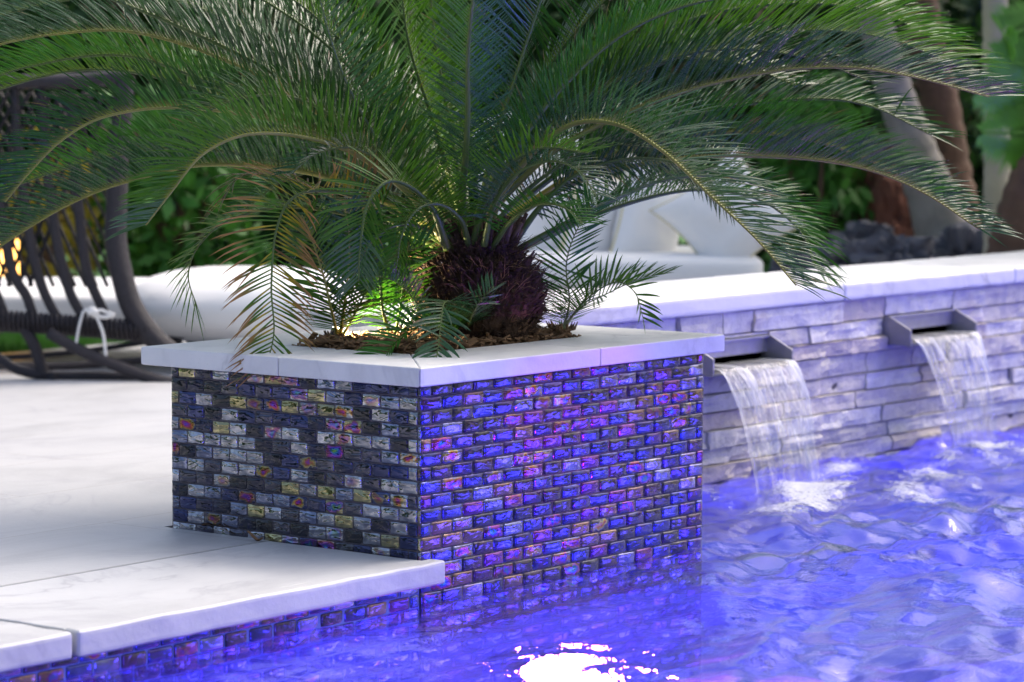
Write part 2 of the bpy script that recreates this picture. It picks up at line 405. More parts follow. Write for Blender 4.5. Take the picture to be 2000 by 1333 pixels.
mb = MB(); box(mb, (-9, .004, -1.3), (-.0005, .398, DZ-.048)); tag(mb.build('pool_wall', M_plaster), kind='structure')
wallt = MB(); tiled_face(wallt, np.array([-3.0, .0035, 0.]), ex, 3.0-.001, .0653, DZ-.05, -.16, 1, -ey)
tag(wallt.build('waterline_tiles', M_tile, None, True, True), kind='structure')
mb = MB(); box(mb, (-9, .0045, -.17), (-.001, .0085, DZ-.049)); tag(mb.build('waterline_grout', M_grout), kind='structure')
# dead leaves along the foot of the planter
for i, (u, v, s) in enumerate([(420, 1036, 1.), (452, 1040, 1.2), (505, 1052, .7)]):
    p = on(u, v, 2, DZ+.004); mb = MB(); pts = []
    a = random.uniform(-.3, .3)
    for k in range(9):
        t = k/8; w = math.sin(PI*t)*.006*s
        x = (t-.5)*.06*s; z = .004+.008*math.sin(t*PI*1.3+i)
        for sg in (-1, 0, 1): pts.append(p+np.array([-.006*(1+.4*sg), 0, 0])*.7+ey*(-x)+ex*(-abs(w)*sg-.006)+ez*(z+abs(sg)*.004))
    mb.add(pts, grid_faces(9, 3))
    tag(mb.build('dead_leaf', M_fiber, None, True), ['curled tan dead leaf farthest left at the foot of the mosaic planter', 'larger curled dead leaf in the middle of three at the planter foot', 'small brown dead leaf nearest the pool at the planter foot'][i], 'dead leaf', 'dead leaves on the deck')

# --- pool --------------------------------------------------------------
mb = MB()
mb.add([(-9, -3.1, -1.1), (12, -3.1, -1.1), (12, .8, -1.1), (-9, .8, -1.1)], [(0, 1, 2, 3)])
box(mb, (.985, .622, -1.3), (12, .8, -.14))                        # wall under the stone facing
box(mb, (.0, .012, -1.3), (.960, .61, -.351))
box(mb, (-9, -3.4, -1.3), (12, -3.1, .04))
tag(mb.build('pool_basin', M_plaster), kind='structure')
sheet('far_deck', [(-12, -9), (14, -9), (14, -3.05), (-12, -3.05)], DZ, M_deck, kind='structure')
# submerged ledge along the stone wall with a dark tile trim line
mb = MB(); 
def ledge(a, b): 
    box(mb, a, b)
box(mb, (.976, -.02, -1.2), (12, .60, -.40)); tag(mb.build('pool_bench', M_plaster), kind='structure')
mb = MB(); tiled_face(mb, np.array([.98, -.024, -.80]), ex, 9., .0653, .401, .33, 0, -ey)
tag(mb.build('bench_trim', M_tile, None, True, True), kind='structure')
mb = MB(); box(mb, (.98, -.075, -.425), (10, -.018, -.385)); tag(mb.build('bench_trim_top', simple('dark_trim', (.01, .012, .02), .3)), kind='structure')
# water surface: real waves
def wave(x, y):
    z = np.zeros_like(x)
    for L, A, d in WV:
        k = 2*PI/L; ph = k*(x*math.cos(d)+y*math.sin(d))+A*7919
        s = np.sin(ph+.6*np.sin(.37*ph+x*1.7)); z += A*(1-np.abs(s))*1.3 if L > .5 else A*s*(1 if L > .15 else .9+.9*np.sin(x*2.1+y*3.3+L*90))
    return z-.006
WV = []
for i in range(44):
    L = .12*(1.13**i) if i < 14 else (random.uniform(.16, .8) if i < 26 else random.uniform(.045, .15))
    WV.append((L, .0024*(L/.3)**.78*random.uniform(.6, 1.3), random.gauss(-1.05, .7)))
xs = np.r_[np.linspace(-3.2, -1.6, 50)[:-1], np.arange(-1.6, 4.8, .0095), np.linspace(4.8, 6.8, 60)]; ys = np.r_[np.linspace(-3.09, -1.55, 50)[:-1], np.arange(-1.55, .64, .0095)]; nx, ny = len(xs), len(ys)
X, Y = np.meshgrid(xs, ys, indexing='ij'); Z = wave(X, Y)
for cx_, cy_ in ((2.05, .25), (3.05, .25)):                        # rings from the two falls
    r = np.hypot(X-cx_, Y-cy_); Z += .0045*np.exp(-r*1.6)*np.sin(r*46)
calm = np.clip(.20+(X*.616-Y*.788-.35)/.6, .20, 1.); Z *= calm
ok = np.ones((nx-1, ny-1), bool)
mb = MB(); fs = grid_faces(nx, ny)
fs2 = []
for (a, b, c, d) in fs:
    i, j = divmod(a, ny); x, y = xs[i], ys[j]
    if x < .97 and y > .012: continue
    if x > .99 and y > .612: continue
    fs2.append((a, b, c, d))
mb.add(np.stack([X, Y, Z], -1).reshape(-1, 3), [f[::-1] for f in fs2])
mb.add([(-9, -3.1, 0), (-3.2, -3.1, 0), (-3.2, .01, 0), (-9, .01, 0), (6.8, -3.1, 0), (12, -3.1, 0), (12, .61, 0), (6.8, .61, 0)], [(0, 1, 2, 3), (4, 5, 6, 7)])
water = tag(mb.build('pool_water', M_water, None, True), kind='structure')

# --- stone wall with coping --------------------------------------------
WY = .61
sw = empty('stone_wall', (1, WY, 0), 'low wall of pale split-face stone courses with white marble coping behind the pool', 'wall')
mb = MB(); box(mb, (.95, WY+.016, -.2), (11, WY+.40, .436)); mb.build('wall_core', simple('dark_mortar', (.12, .11, .12), .9), sw)
stones = MB()
SC1 = (1.786, 2.164, .285, .367); SC2 = (2.763, 3.142, .299, .381)
def stone(x, w, z, h, tone, off, row):
    nu, nv = max(6, int(w/.02)+4), 4
    us = np.r_[0, .0016/w, np.linspace(.006/w, 1-.006/w, nu-4), 1-.0016/w, 1]; vv = np.r_[0, .03, np.linspace(.14, .86, nv), .97, 1]
    vs = []
    for a in us:
        for b in vv:
            xx = x+.0009+a*(w-.0018); zz_ = z+.0008+b*(h-.0016)
            e = min(a*w, (1-a)*w, b*h, (1-b)*h)
            dd = off+.006*mnoise.noise(Vector((xx*16, zz_*26, row*3.1+off*200)))+.003*mnoise.noise(Vector((xx*55, zz_*80, row)))+.004*(mnoise.cell(Vector((xx*9, zz_*40, row)))-.5)
            if e < 1e-6: dd = off-.014
            # slightly ragged arrises
            if b in (.03, .97): zz_ += .0012*mnoise.noise(Vector((xx*60, row*5., b)))
            vs.append((xx, WY-dd, zz_))
    stones.add(vs, grid_faces(len(us), len(vv)), 0, (*tone, 1))
z = -.16
row = 0
while z < .434:
    h = min(random.choice((.042, .048, .048, .058)), .436-z)
    if .436-z-h < .02: h = .436-z
    x = .93-random.uniform(0, .3)
    while x < 8.5:
        w = random.choice((.13, .20, .28, .38, .50))*random.uniform(.85, 1.2)
        tone = random.choice(((.66, .64, .61), (.74, .72, .69), (.60, .57, .54), (.70, .65, .56), (.58, .51, .46), (.72, .71, .70), (.78, .76, .72)))
        hit = None
        for q in (SC1, SC2):
            if z < q[3]-.001 and z+h > q[2]+.001 and x < q[1] and x+w > q[0]: hit = q
        off = random.uniform(-.009, .011)
        if hit and x < hit[0]-.03: w = hit[0]-x; stone(x, w, z, h, tone, off, row)
        elif hit:
            if x < hit[0]: x = hit[0]
            w = max(.02, hit[1]-x)
            if hit[2]-z > .008: stone(x, w, z, hit[2]-z, tone, off, row)
            if z+h-hit[3] > .008: stone(x, w, hit[3], z+h-hit[3], tone, off, row)
        else: stone(x, w, z, h, tone, off, row)
        x += w
    z += h; row += 1
st = stones.build('stone_facing', M_stone, sw, False, True)
WT0, WT1 = .4365, .486
xs_ = [.80, 2.512, 3.475, 4.45, 5.5, 6.6, 8.5]
for a, b in zip(xs_[:-1], xs_[1:]): slab('coping_slab', (a+.0015, WY-.022, WT0), (b-.0015, WY+.42, WT1), sw, rough=.002, seed=a*3, bev=.012)

# --- scuppers and waterfalls ---------------------------------------------
def scupper(x0, x1, z0, z1, proj, label):
    t = .006; yb = WY+.02; yf = WY-proj
    e = empty('scupper', ((x0+x1)/2, WY, z0), label, 'scupper', 'steel scuppers in the stone wall')
    mb = MB(); box(mb, (x0, yf, z0), (x1, yb, z0+t), .001); mb.build('spout_floor', M_steel, e)
    for x in (x0, x1-t):
        mb = MB(); zf = z1-.036
        v = [(x, yf, z0+t+.0005), (x, yb, z0+t+.0005), (x, yb, z1), (x, WY-.012, z1), (x, yf, zf)]
        v2 = [(a+t, b, c) for a, b, c in v]
        mb.add(v+v2, [(0, 1, 2, 3, 4), (9, 8, 7, 6, 5)]+[(i, i+5, (i+1) % 5+5, (i+1) % 5) for i in range(5)])
        mb.build('side_plate', M_steel, e)
    mb = MB(); box(mb, (x0+t+.0005, WY-.012, z1-.006), (x1-t-.0005, yb, z1), .001); mb.build('top_plate', M_steel, e)
    mb = MB(); box(mb, (x0+t, WY-.004, z0+.036), (x1-t, WY, z1-.0065), 0)
    box(mb, (x0+t, yb-.004, z0+t+.001), (x1-t, yb, z0+.034), 0); mb.build('back_plate', M_steel, e)
    return yf
PJ = .082
def fall(x0, x1, zl, yf, xb0, xb1, ylb, seed, label):
    """curved sheet from the lip down to the water"""
    e = MB(); nu, nv = 60, 60; v = []; at = []
    zt = zl+.014
    for i in range(nu):
        a = i/(nu-1)
        for j in range(nv):
            s = j/(nv-1)
            if s < .12:
                q = s/.12; y = WY+.005-(WY+.005-yf)*q; z = zt; k = 0
            else:
                q = (s-.12)/.88; z = zt-(zt+.012)*q**1.55; k = q
                y = yf-(yf-ylb)*(q**.8)
            xl = x0+(xb0-x0)*k**1.0; xr = x1+(xb1-x1)*k**1.0
            x = xl+(xr-xl)*a
            wv = (.0035+.006*k)*mnoise.noise(Vector((a*22, s*3+seed, seed)))+.0025*mnoise.noise(Vector((a*60, s*6, seed)))
            edge = math.exp(-min(a, 1-a)*40)*.006
            v.append((x+.008*k*mnoise.noise(Vector((s*9, seed, a*4))), y+wv*1.2-edge*k, z+(wv*.6 if k == 0 else 0)))
            at.append((a*(1-.15*k), s, seed, 1))
    e.add(v, grid_faces(nu, nv), 0, np.array(at))
    o = e.build('waterfall', M_fall, None, True, True)
    tag(o, label, 'waterfall', 'waterfalls spilling from the scuppers')
y1 = scupper(1.788, 2.162, .286, .366, PJ, 'grey steel scupper spout half hidden behind the planter rim')
y2 = scupper(2.765, 3.14, .300, .380, PJ, 'grey steel scupper spout farther right, its left side plate fully in view')
pb0 = on(1492, 962, 2, 0); pb1 = on(1588, 936, 2, 0)
fall(1.796, 2.154, .291, y1, pb0[0], pb1[0], (pb0[1]+pb1[1])/2, 1.3, 'clear sheet of water falling from the scupper nearest the planter')
pc0 = on(1868, 885, 2, 0); pc1 = on(1940, 868, 2, 0)
fall(2.773, 3.132, .305, y2, pc0[0], pc1[0], (pc0[1]+pc1[1])/2, 5.7, 'thinner sheet of water falling from the right scupper')
def foam(u, v, ru, rv, seed, label, tail=1.):
    c = on(u, v, 2, 0.004); a = on(u+ru, v, 2, .004)-c; b = on(u, v+rv, 2, .004)-c
    n = 70; mb = MB(); vs = []; at = []
    for i in range(n):
        for j in range(n):
            p, q = -1+2*i/(n-1), -1+2*j/(n-1)
            r = math.hypot(p, q); x, y, _ = c+a*p+b*q
            al = .85-r*1.0+.9*mnoise.noise(Vector((p*2.3+seed, q*2.3, 0)))
            if y > WY-.02 or (x < PX+.015 and y > -.01): al = -3
            vs.append((x, y, float(wave(np.array(x), np.array(y)))+.010+.006*max(0, 1-r)+.004*mnoise.noise(Vector((x*40, y*40, seed))))); at.append((1, 1, 1, al))
    at = np.array(at); fs = [f for f in grid_faces(n, n) if at[list(f), 3].max() > -.9]
    mb.add(vs, fs, 0, at)
    tag(mb.build('foam', M_foam, None, True, True), label, kind='stuff')
foam(1640, 962, 280, 70, 1, 'white foam where the left waterfall lands')
foam(1950, 888, 160, 38, 4, 'white foam where the right waterfall lands')

# --- lawn and ground ------------------------------------------------------
sheet('ground', [(-60, -60), (90, -60), (90, 90), (-60, 90)], -1.35, M_soil, kind='structure')
mb = MB(); box(mb, (-30, 4.055, -.3), (60, 70, DZ-.03)); box(mb, (12.01, -20, -.3), (60, 4.05, DZ-.03)); box(mb, (-30, .4, -.3), (-9.01, 4.05, DZ-.03))
tag(mb.build('lawn', M_grass), kind='structure')

# ================================================================= CYCAD
D0 = 6.40
TC = np.array([.565, .305, .462])
cyc = empty('sago_cycad', tuple(TC), 'big sago cycad with shaggy brown trunk and arching feathery fronds rooted in the mosaic planter', 'cycad')
def frond(parent, P, Lmax=.16, spacing=.0078, V=42, twist=0., fwd=55, droop=.25, bare=.14, curl=.22, wid=.0049, dead=0., sheen_from=None, brown=0., r0=.0095, rmat=0, mat=None, lab=None, taper=.38, V2=None, name='frond', base_len=.55, yellow=False, hdir=None):
    """one feather leaf: rachis spline + two ranks of narrow folded leaflets"""
    P = np.asarray(P, float); n = 90; c = spline(P, n)
    seg = np.linalg.norm(np.diff(c, axis=0), axis=1); L = seg.sum(); cum = np.r_[0, np.cumsum(seg)]/L
    T = np.gradient(c, axis=0); T /= np.linalg.norm(T, axis=1)[:, None]
    h = (c[-1]-c[0]) if hdir is None else np.array(hdir, float); h = h.copy(); h[2] = 0
    if np.linalg.norm(h) < .05: h = np.array([-.6, -.6, 0.])
    h /= np.linalg.norm(h); B0 = np.cross(h, ez)
    mb = MB()
    tube(mb, c, [r0, r0*.62, r0*.42, r0*.3, r0*.15], 7, 1)
    cnt = int(L*(1-bare)/spacing)
    for side in (-1, 1):
        for k in range(cnt):
            s = bare+(1-bare)*(k+.5+(.0 if side > 0 else .4))/cnt
            if s > .997: continue
            if random.random() < .03: continue
            u = (s-bare)/(1-bare)
            p = np.array([np.interp(s, cum, c[:, i]) for i in range(3)]); t = np.array([np.interp(s, cum, T[:, i]) for i in range(3)]); t /= np.linalg.norm(t)
            B = B0-t*np.dot(B0, t); B /= np.linalg.norm(B)
            N = np.cross(B, t)
            tw = math.radians(twist*(s**1.0)); B, N = B*math.cos(tw)+N*math.sin(tw), N*math.cos(tw)-B*math.sin(tw)
            v = math.radians((V if V2 is None else V+(V2-V)*u)+random.gauss(0, 3.5)); a = math.radians(fwd+22-26*u+random.gauss(0, 4.2)+(random.gauss(0, 22) if random.random() < .03 else 0))
            prof = base_len+(1-base_len)*min(1, u/.16) if u < .16 else 1-taper*max(0, (u-.5)/.5)**1.5
            l = Lmax*prof*random.uniform(.88, 1.06)
            lat = B*side*math.cos(v)+N*math.sin(v)
            d0 = t*math.cos(a)+lat*math.sin(a)
            wn = np.cross(d0, t); wn /= np.linalg.norm(wn)+1e-9
            wax = np.cross(wn, d0); ns = 6
            q = p.copy(); d = d0.copy(); st = l/(ns-1); pts = []
            bend = curl*random.uniform(.7, 1.3)
            isb = random.random() < dead
            for i in range(ns):
                f = i/(ns-1); w = wid*(.55+.9*f if f < .4 else .91*(1-((f-.4)/.6)**2.2)+.0)*.5*(1 if i < ns-1 else .05)
                pts += [q-wax*w+wn*w*.22, q-wn*w*.12, q+wax*w+wn*w*.22]
                d = d+t*bend*.22*f-ez*droop*.30*f*(1.2 if isb else 1); d /= np.linalg.norm(d)
                wax = wax-d*np.dot(wax, d); wax /= np.linalg.norm(wax)+1e-9; wn = np.cross(d, wax)
                q = q+d*st
            at = np.zeros((ns*3, 4))
            if isb: at[:] = (.20*random.uniform(.6, 1.3), .085, .035, 1)
            elif random.random() < .035: at[12:] = (.22, .13, .05, .85)
            if brown or yellow:
                for i in range(ns):
                    f = i/(ns-1); kk = f-(1-brown)+random.gauss(0, .07)
                    yv = .75 if (yellow and (.15 < u < .55 and side < 0 or random.random() < .3)) else 0
                    if kk > 0: at[i*3:i*3+3] = (.36, .19, .07, min(1, kk*5))
                    elif yv: at[i*3:i*3+3] = (.55, .38, .02, yv)
            if not isb: at[0:3] = (.34, .33, .06, .75 if rmat else .35)
            if sheen_from is not None and u > sheen_from: at[:] = (.12, .10, .22, .3)  # bluish sheen of the pool light painted on the outer leaflets
            mb.add(np.array(pts), grid_faces(ns, 3), 0, at)
    o = mb.build(name, [mat or random.choice(M_leafs), M_rachis_o if rmat else M_rachis], parent, True, True)
    if lab: o['label'] = lab
    return o
def fp(pts): return [S(u, v, D0+dd) for u, v, dd in pts]
FR = [
 (dict(Lmax=.125, V=30, fwd=52, r0=.012), [(903, 470, -.05), (903, 380, -.12), (910, 300, -.2), (914, 215, -.28), (914, 110, -.38), (925, -10, -.5), (945, -140, -.6)]),
 (dict(Lmax=.205, V=40, fwd=50, rmat=1, twist=8, r0=.010), [(950, 475, 0), (975, 390, -.05), (1040, 300, -.1), (1120, 243, -.16), (1210, 245, -.22), (1300, 300, -.28), (1390, 385, -.34), (1475, 465, -.38), (1555, 558, -.42)]),
 (dict(Lmax=.12, V=-25, fwd=60, droop=.7, r0=.009), [(1000, 480, .05), (1060, 400, .06), (1130, 340, .08), (1240, 310, .1), (1350, 330, .12), (1430, 400, .12)]),
 (dict(Lmax=.14, V=10, fwd=50, droop=.5, r0=.009), [(1010, 490, 0), (1100, 440, 0), (1200, 390, .02), (1300, 352, .04), (1420, 345, .06), (1520, 380, .08)]),
 (dict(Lmax=.18, V=45, fwd=45, rmat=1), [(960, 450, .1), (1130, 355, .15), (1330, 310, .2), (1530, 308, .2), (1680, 328, .18), (1800, 375, .15), (1915, 450, .1)]),
 (dict(Lmax=.17, V=50, fwd=45, rmat=1), [(970, 440, .2), (1180, 310, .25), (1380, 262, .3), (1550, 268, .3), (1690, 310, .3), (1830, 385, .3)]),
 (dict(Lmax=.22, V=38, fwd=42, rmat=1), [(940, 430, .1), (1090, 290, .1), (1290, 195, .1), (1480, 145, .08), (1640, 132, .05), (1780, 150, .02), (1932, 190, 0)]),
 (dict(Lmax=.23, V=40, fwd=42), [(950, 430, .2), (1090, 260, .2), (1280, 130, .2), (1450, 78, .2), (1600, 60, .2), (1740, 78, .2), (1870, 130, .2)]),
 (dict(Lmax=.17, V=30, fwd=45), [(960, 440, .3), (1150, 300, .35), (1350, 225, .4), (1550, 195, .4), (1690, 205, .4), (1820, 265, .4)]),
 (dict(Lmax=.22, V=25), [(930, 430, .1), (1000, 250, .1), (1080, 120, .1), (1180, 0, 0), (1300, -120, -.1)]),
 (dict(Lmax=.22, V=25), [(940, 430, .15), (1050, 250, .2), (1200, 110, .2), (1330, -30, .1), (1450, -120, .1)]),
 (dict(Lmax=.20, V=25), [(935, 430, 0), (965, 280, 0), (1010, 140, -.05), (1060, -10, -.1), (1100, -120, -.15)]),
 (dict(Lmax=.20, V=25), [(890, 440, 0), (810, 330, 0), (735, 220, 0), (690, 130, 0), (640, 0, -.05), (600, -120, -.1)]),
 (dict(Lmax=.24, V=30, r0=.013, fwd=48), [(880, 440, .1), (780, 310, .1), (650, 215, .1), (530, 140, .1), (390, 70, .05), (220, 0, 0), (50, -50, 0)]),
 (dict(Lmax=.15, V=30), [(880, 455, -.05), (800, 360, -.1), (735, 270, -.14), (685, 180, -.2), (650, 90, -.25), (620, -20, -.3)]),
 (dict(Lmax=.20, V=38, rmat=1, fwd=48), [(880, 450, .1), (720, 300, .1), (560, 180, .1), (400, 102, .1), (250, 62, .08), (120, 66, .05), (0, 88, 0), (-110, 130, 0)]),
 (dict(Lmax=.19, V=48, rmat=1, twist=-6), [(880, 450, 0), (740, 330, 0), (600, 255, -.02), (450, 220, -.04), (320, 211, -.06), (200, 230, -.08), (120, 275, -.1), (60, 335, -.1), (10, 395, -.1)]),
 (dict(Lmax=.18, V=40), [(875, 450, .2), (700, 340, .25), (500, 220, .3), (300, 150, .3), (150, 138, .3), (0, 175, .3), (-90, 215, .3)]),
 (dict(Lmax=.165, V=52, rmat=1, twist=-10, r0=.010, sheen_from=.9), [(870, 475, -.1), (800, 380, -.15), (700, 305, -.2), (590, 268, -.25), (480, 264, -.3), (395, 303, -.33), (335, 375, -.35), (285, 440, -.36)]),
 (dict(Lmax=.17, V=45, rmat=1), [(870, 460, .15), (650, 350, .2), (420, 322, .2), (250, 355, .2), (130, 402, .2), (0, 482, .2), (-60, 530, .2)]),
 (dict(Lmax=.16, V=42), [(870, 460, .3), (600, 335, .3), (380, 290, .3), (220, 305, .3), (80, 345, .3), (-60, 400, .3)]),
 (dict(Lmax=.13, V=35, twist=25, fwd=50, r0=.010, sheen_from=.75), [(872, 485, -.1), (845, 410, -.18), (800, 365, -.25), (755, 356, -.3), (718, 400, -.33), (704, 480, -.35), (700, 550, -.36)]),
 (dict(Lmax=.15, V=25, yellow=True, brown=.6, dead=.2, curl=.5, r0=.007, bare=.2, lab='dying frond with yellow patches and brown leaflet tips hanging over the marble rim', spacing=.0095, hdir=(-.75, -.65, 0)), [(870, 480, -.05), (760, 410, -.12), (650, 375, -.2), (575, 385, -.26), (540, 450, -.3), (530, 560, -.33), (535, 650, -.35), (518, 725, -.36)]),
 (dict(Lmax=.16, V=15, r0=.007, spacing=.0115, twist=-25, bare=.25, curl=.2), [(860, 480, 0), (700, 425, -.05), (560, 405, -.1), (450, 430, -.13), (388, 480, -.15), (368, 540, -.16), (385, 600, -.16)]),
 (dict(Lmax=.13, V=10, dead=.95, bare=.45, spacing=.011, droop=.6, curl=.1, lab='dead brown frond with shrivelled leaflets'), [(850, 480, .02), (720, 410, 0), (610, 370, -.04), (540, 345, -.06), (470, 345, -.08), (430, 400, -.1)]),
 (dict(Lmax=.13, V=30, fwd=60), [(890, 480, .15), (800, 420, .2), (710, 400, .25), (630, 430, .3), (580, 500, .3)]),
 (dict(Lmax=.14, V=35, fwd=55), [(885, 470, .2), (790, 370, .25), (680, 330, .3), (560, 350, .35), (480, 410, .35)]),
 (dict(Lmax=.10, V=30, fwd=60), [(890, 490, -.05), (835, 450, -.12), (775, 440, -.2), (720, 480, -.25), (690, 540, -.27)]),
 (dict(Lmax=.12, V=28, fwd=55), [(925, 475, -.08), (945, 400, -.15), (985, 330, -.2), (1060, 290, -.25), (1150, 300, -.3)]),
 (dict(Lmax=.13, V=20, fwd=55, dead=.06), [(940, 480, .05), (1000, 400, .08), (1085, 330, .1), (1180, 285, .12), (1280, 290, .14)]),
 (dict(Lmax=.18, V=35, fwd=45), [(1030, 480, .2), (1190, 410, .3), (1350, 372, .35), (1480, 390, .35), (1560, 450, .35), (1590, 520, .35)]),
 (dict(Lmax=.17, V=35), [(930, 440, .2), (990, 300, .3), (1100, 190, .35), (1250, 120, .4), (1420, 120, .4), (1560, 170, .4)]),
 (dict(Lmax=.18, V=30), [(900, 440, .2), (860, 290, .3), (830, 150, .3), (790, 0, .3), (770, -90, .3)]),
 (dict(Lmax=.19, V=30), [(890, 440, .15), (780, 250, .2), (640, 90, .2), (480, -20, .2), (350, -80, .2)]),
 (dict(Lmax=.15, V=35), [(880, 450, -.05), (740, 300, -.1), (600, 200, -.15), (480, 190, -.2), (380, 230, -.24)]),
 (dict(Lmax=.16, V=25), [(905, 440, .1), (850, 250, .05), (800, 90, 0), (780, -60, 0)]),
 (dict(Lmax=.17, V=28), [(930, 440, .05), (1010, 290, 0), (1100, 170, 0), (1230, 60, 0), (1390, 0, 0), (1560, 0, 0)]),
 (dict(Lmax=.19, V=38), [(950, 430, .3), (1100, 220, .35), (1300, 60, .35), (1500, 10, .35), (1700, 20, .35), (1830, 80, .35)]),
 (dict(Lmax=.19, V=38), [(880, 440, .35), (700, 240, .4), (480, 60, .4), (280, -10, .4), (80, 10, .4), (-80, 60, .4)]),
 (dict(Lmax=.15, V=30), [(900, 430, .3), (840, 330, .45), (760, 280, .55), (660, 290, .6), (560, 340, .6)]),
 (dict(Lmax=.15, V=30), [(950, 430, .3), (1020, 330, .4), (1110, 260, .5), (1230, 240, .55), (1380, 290, .55)]),
 (dict(Lmax=.09, V=25, fwd=58, r0=.008, curl=.4), [(915, 480, -.08), (900, 430, -.15), (860, 400, -.22), (815, 410, -.27), (785, 460, -.3), (775, 520, -.3)]),
 (dict(Lmax=.09, V=25, fwd=58, r0=.008, curl=.4), [(960, 485, -.08), (1000, 430, -.14), (1050, 400, -.2), (1100, 405, -.24), (1140, 440, -.26)]),
 (dict(Lmax=.10, V=20, fwd=55, r0=.008, curl=.4), [(945, 480, -.1), (965, 400, -.16), (1010, 340, -.22), (1075, 315, -.27), (1130, 335, -.3), (1165, 385, -.32)]),
 (dict(Lmax=.10, V=25, fwd=55, r0=.008), [(890, 475, -.05), (830, 420, -.12), (760, 330, -.18), (690, 290, -.22), (620, 300, -.26), (570, 340, -.28)]),
 (dict(Lmax=.17, V=35), [(895, 440, .1), (800, 270, .1), (700, 120, .05), (600, 20, 0), (480, -60, 0)]),
 (dict(Lmax=.18, V=30), [(915, 440, .25), (880, 250, .3), (850, 80, .3), (835, -80, .3)]),
 (dict(Lmax=.18, V=30), [(900, 440, .25), (800, 230, .3), (720, 60, .3), (680, -80, .3)]),
 (dict(Lmax=.17, V=32, fwd=50), [(930, 440, .15), (1050, 270, .15), (1200, 160, .12), (1380, 100, .1), (1560, 110, .1), (1700, 160, .1)]),
 (dict(Lmax=.17, V=38), [(880, 440, .2), (680, 280, .2), (450, 180, .2), (250, 110, .2), (60, 130, .2), (-80, 180, .2)]),
 (dict(Lmax=.15, V=30), [(910, 430, .3), (905, 300, .45), (880, 180, .55), (870, 60, .6), (860, -60, .6)]),
]
for kw, pts in FR: frond(cyc, fp(pts), **kw)
# trunk: core, overlapping leaf-base scales, bristles
mb = MB(); nu, nv = 40, 26; v = []
def trunk_r(t): return .082+.042*math.sin(PI*min(1, t*1.15))**1.1-(.03*max(0, t-.8)/.2)
TH = .235
for i in range(nv):
    t = i/(nv-1)
    for j in range(nu):
        a = 2*PI*j/nu; r = trunk_r(t)*(1+.09*mnoise.noise(Vector((math.cos(a)*3, math.sin(a)*3, t*9))))
        v.append(TC+np.array([r*math.cos(a), r*math.sin(a), -.02+t*TH]))
fs = grid_faces(nv, nu, True)+[tuple(range((nv-1)*nu, nv*nu))]
mb.add(v, fs); mb.build('trunk_core', M_trunk, cyc, True)
mb = MB()
gold = PI*(3-math.sqrt(5))
for i in range(900):
    t = min(1, max(0, (i/900)**.9+random.gauss(0, .02))); a = i*gold+random.gauss(0, .12); r = trunk_r(t)+.002
    b = TC+np.array([r*math.cos(a), r*math.sin(a), -.015+t*TH]); out = np.array([math.cos(a), math.sin(a), 0]); tan = np.array([-math.sin(a), math.cos(a), 0])
    l = random.uniform(.008, .030)*(1+.5*t); w = random.uniform(.004, .009); up = random.uniform(-.2, 1.2)
    d = out*.75+ez*up+tan*random.gauss(0, .25); d /= np.linalg.norm(d)
    tp = b+d*l
    mb.add([b-tan*w, b+tan*w, b+out*.009+tan*w*.2+ez*.002, b-ez*.008+out*.001, tp-tan*w*.45, tp+tan*w*.45, tp+out*.003], [(0, 3, 2, 4), (3, 1, 2), (1, 5, 6, 2), (2, 6, 4), (0, 4, 5, 1), (4, 6, 5)], 0 if random.random() < .93 else 1)
mb.build('leaf_base_scales', [M_trunk, simple('scale_light', (.12, .065, .035), .9, .5, 40)], cyc)
mb = MB()
for i in range(2600):
    t = random.random()**.8; a = random.uniform(0, 2*PI); r = trunk_r(t)
    b = TC+np.array([r*math.cos(a), r*math.sin(a), -.01+t*TH]); out = np.array([math.cos(a), math.sin(a), 0])
    d = out*random.uniform(.5, 1.2)+ez*random.uniform(-.1, 1.3)+np.array([random.gauss(0, .4), random.gauss(0, .4), 0]); d /= np.linalg.norm(d)
    l = random.uniform(.012, .05) if random.random() < .93 else random.uniform(.05, .09)
    m = b+d*l*.5+np.array([0, 0, random.gauss(0, .004)])
    tube(mb, [b, m, b+d*l-ez*.004], [.0011, .0009, .0003], 3, 0 if random.random() < .14 else 1, cap=False)
mb.build('bristles', [M_fiber, M_trunk], cyc)
mb = MB()                                                          # cut petiole stubs and cone of new growth
for i in range(90):
    a = i*gold; r = trunk_r(.95)*math.sqrt(i/90)*.98; b = TC+np.array([r*math.cos(a), r*math.sin(a), TH-.05])
    d = np.array([math.cos(a)*(.2+r*6), math.sin(a)*(.2+r*6), 1.]); d /= np.linalg.norm(d)
    l = random.uniform(.05, .11)
    tube(mb, [b, b+d*l*.6, b+d*l], [.011, .008, .004], 6, random.choice((0, 0, 1)), at=None)
mb.build('petiole_stubs', [M_trunk, simple('old_petiole', (.09, .055, .03), .8, .6, 30)], cyc, True)

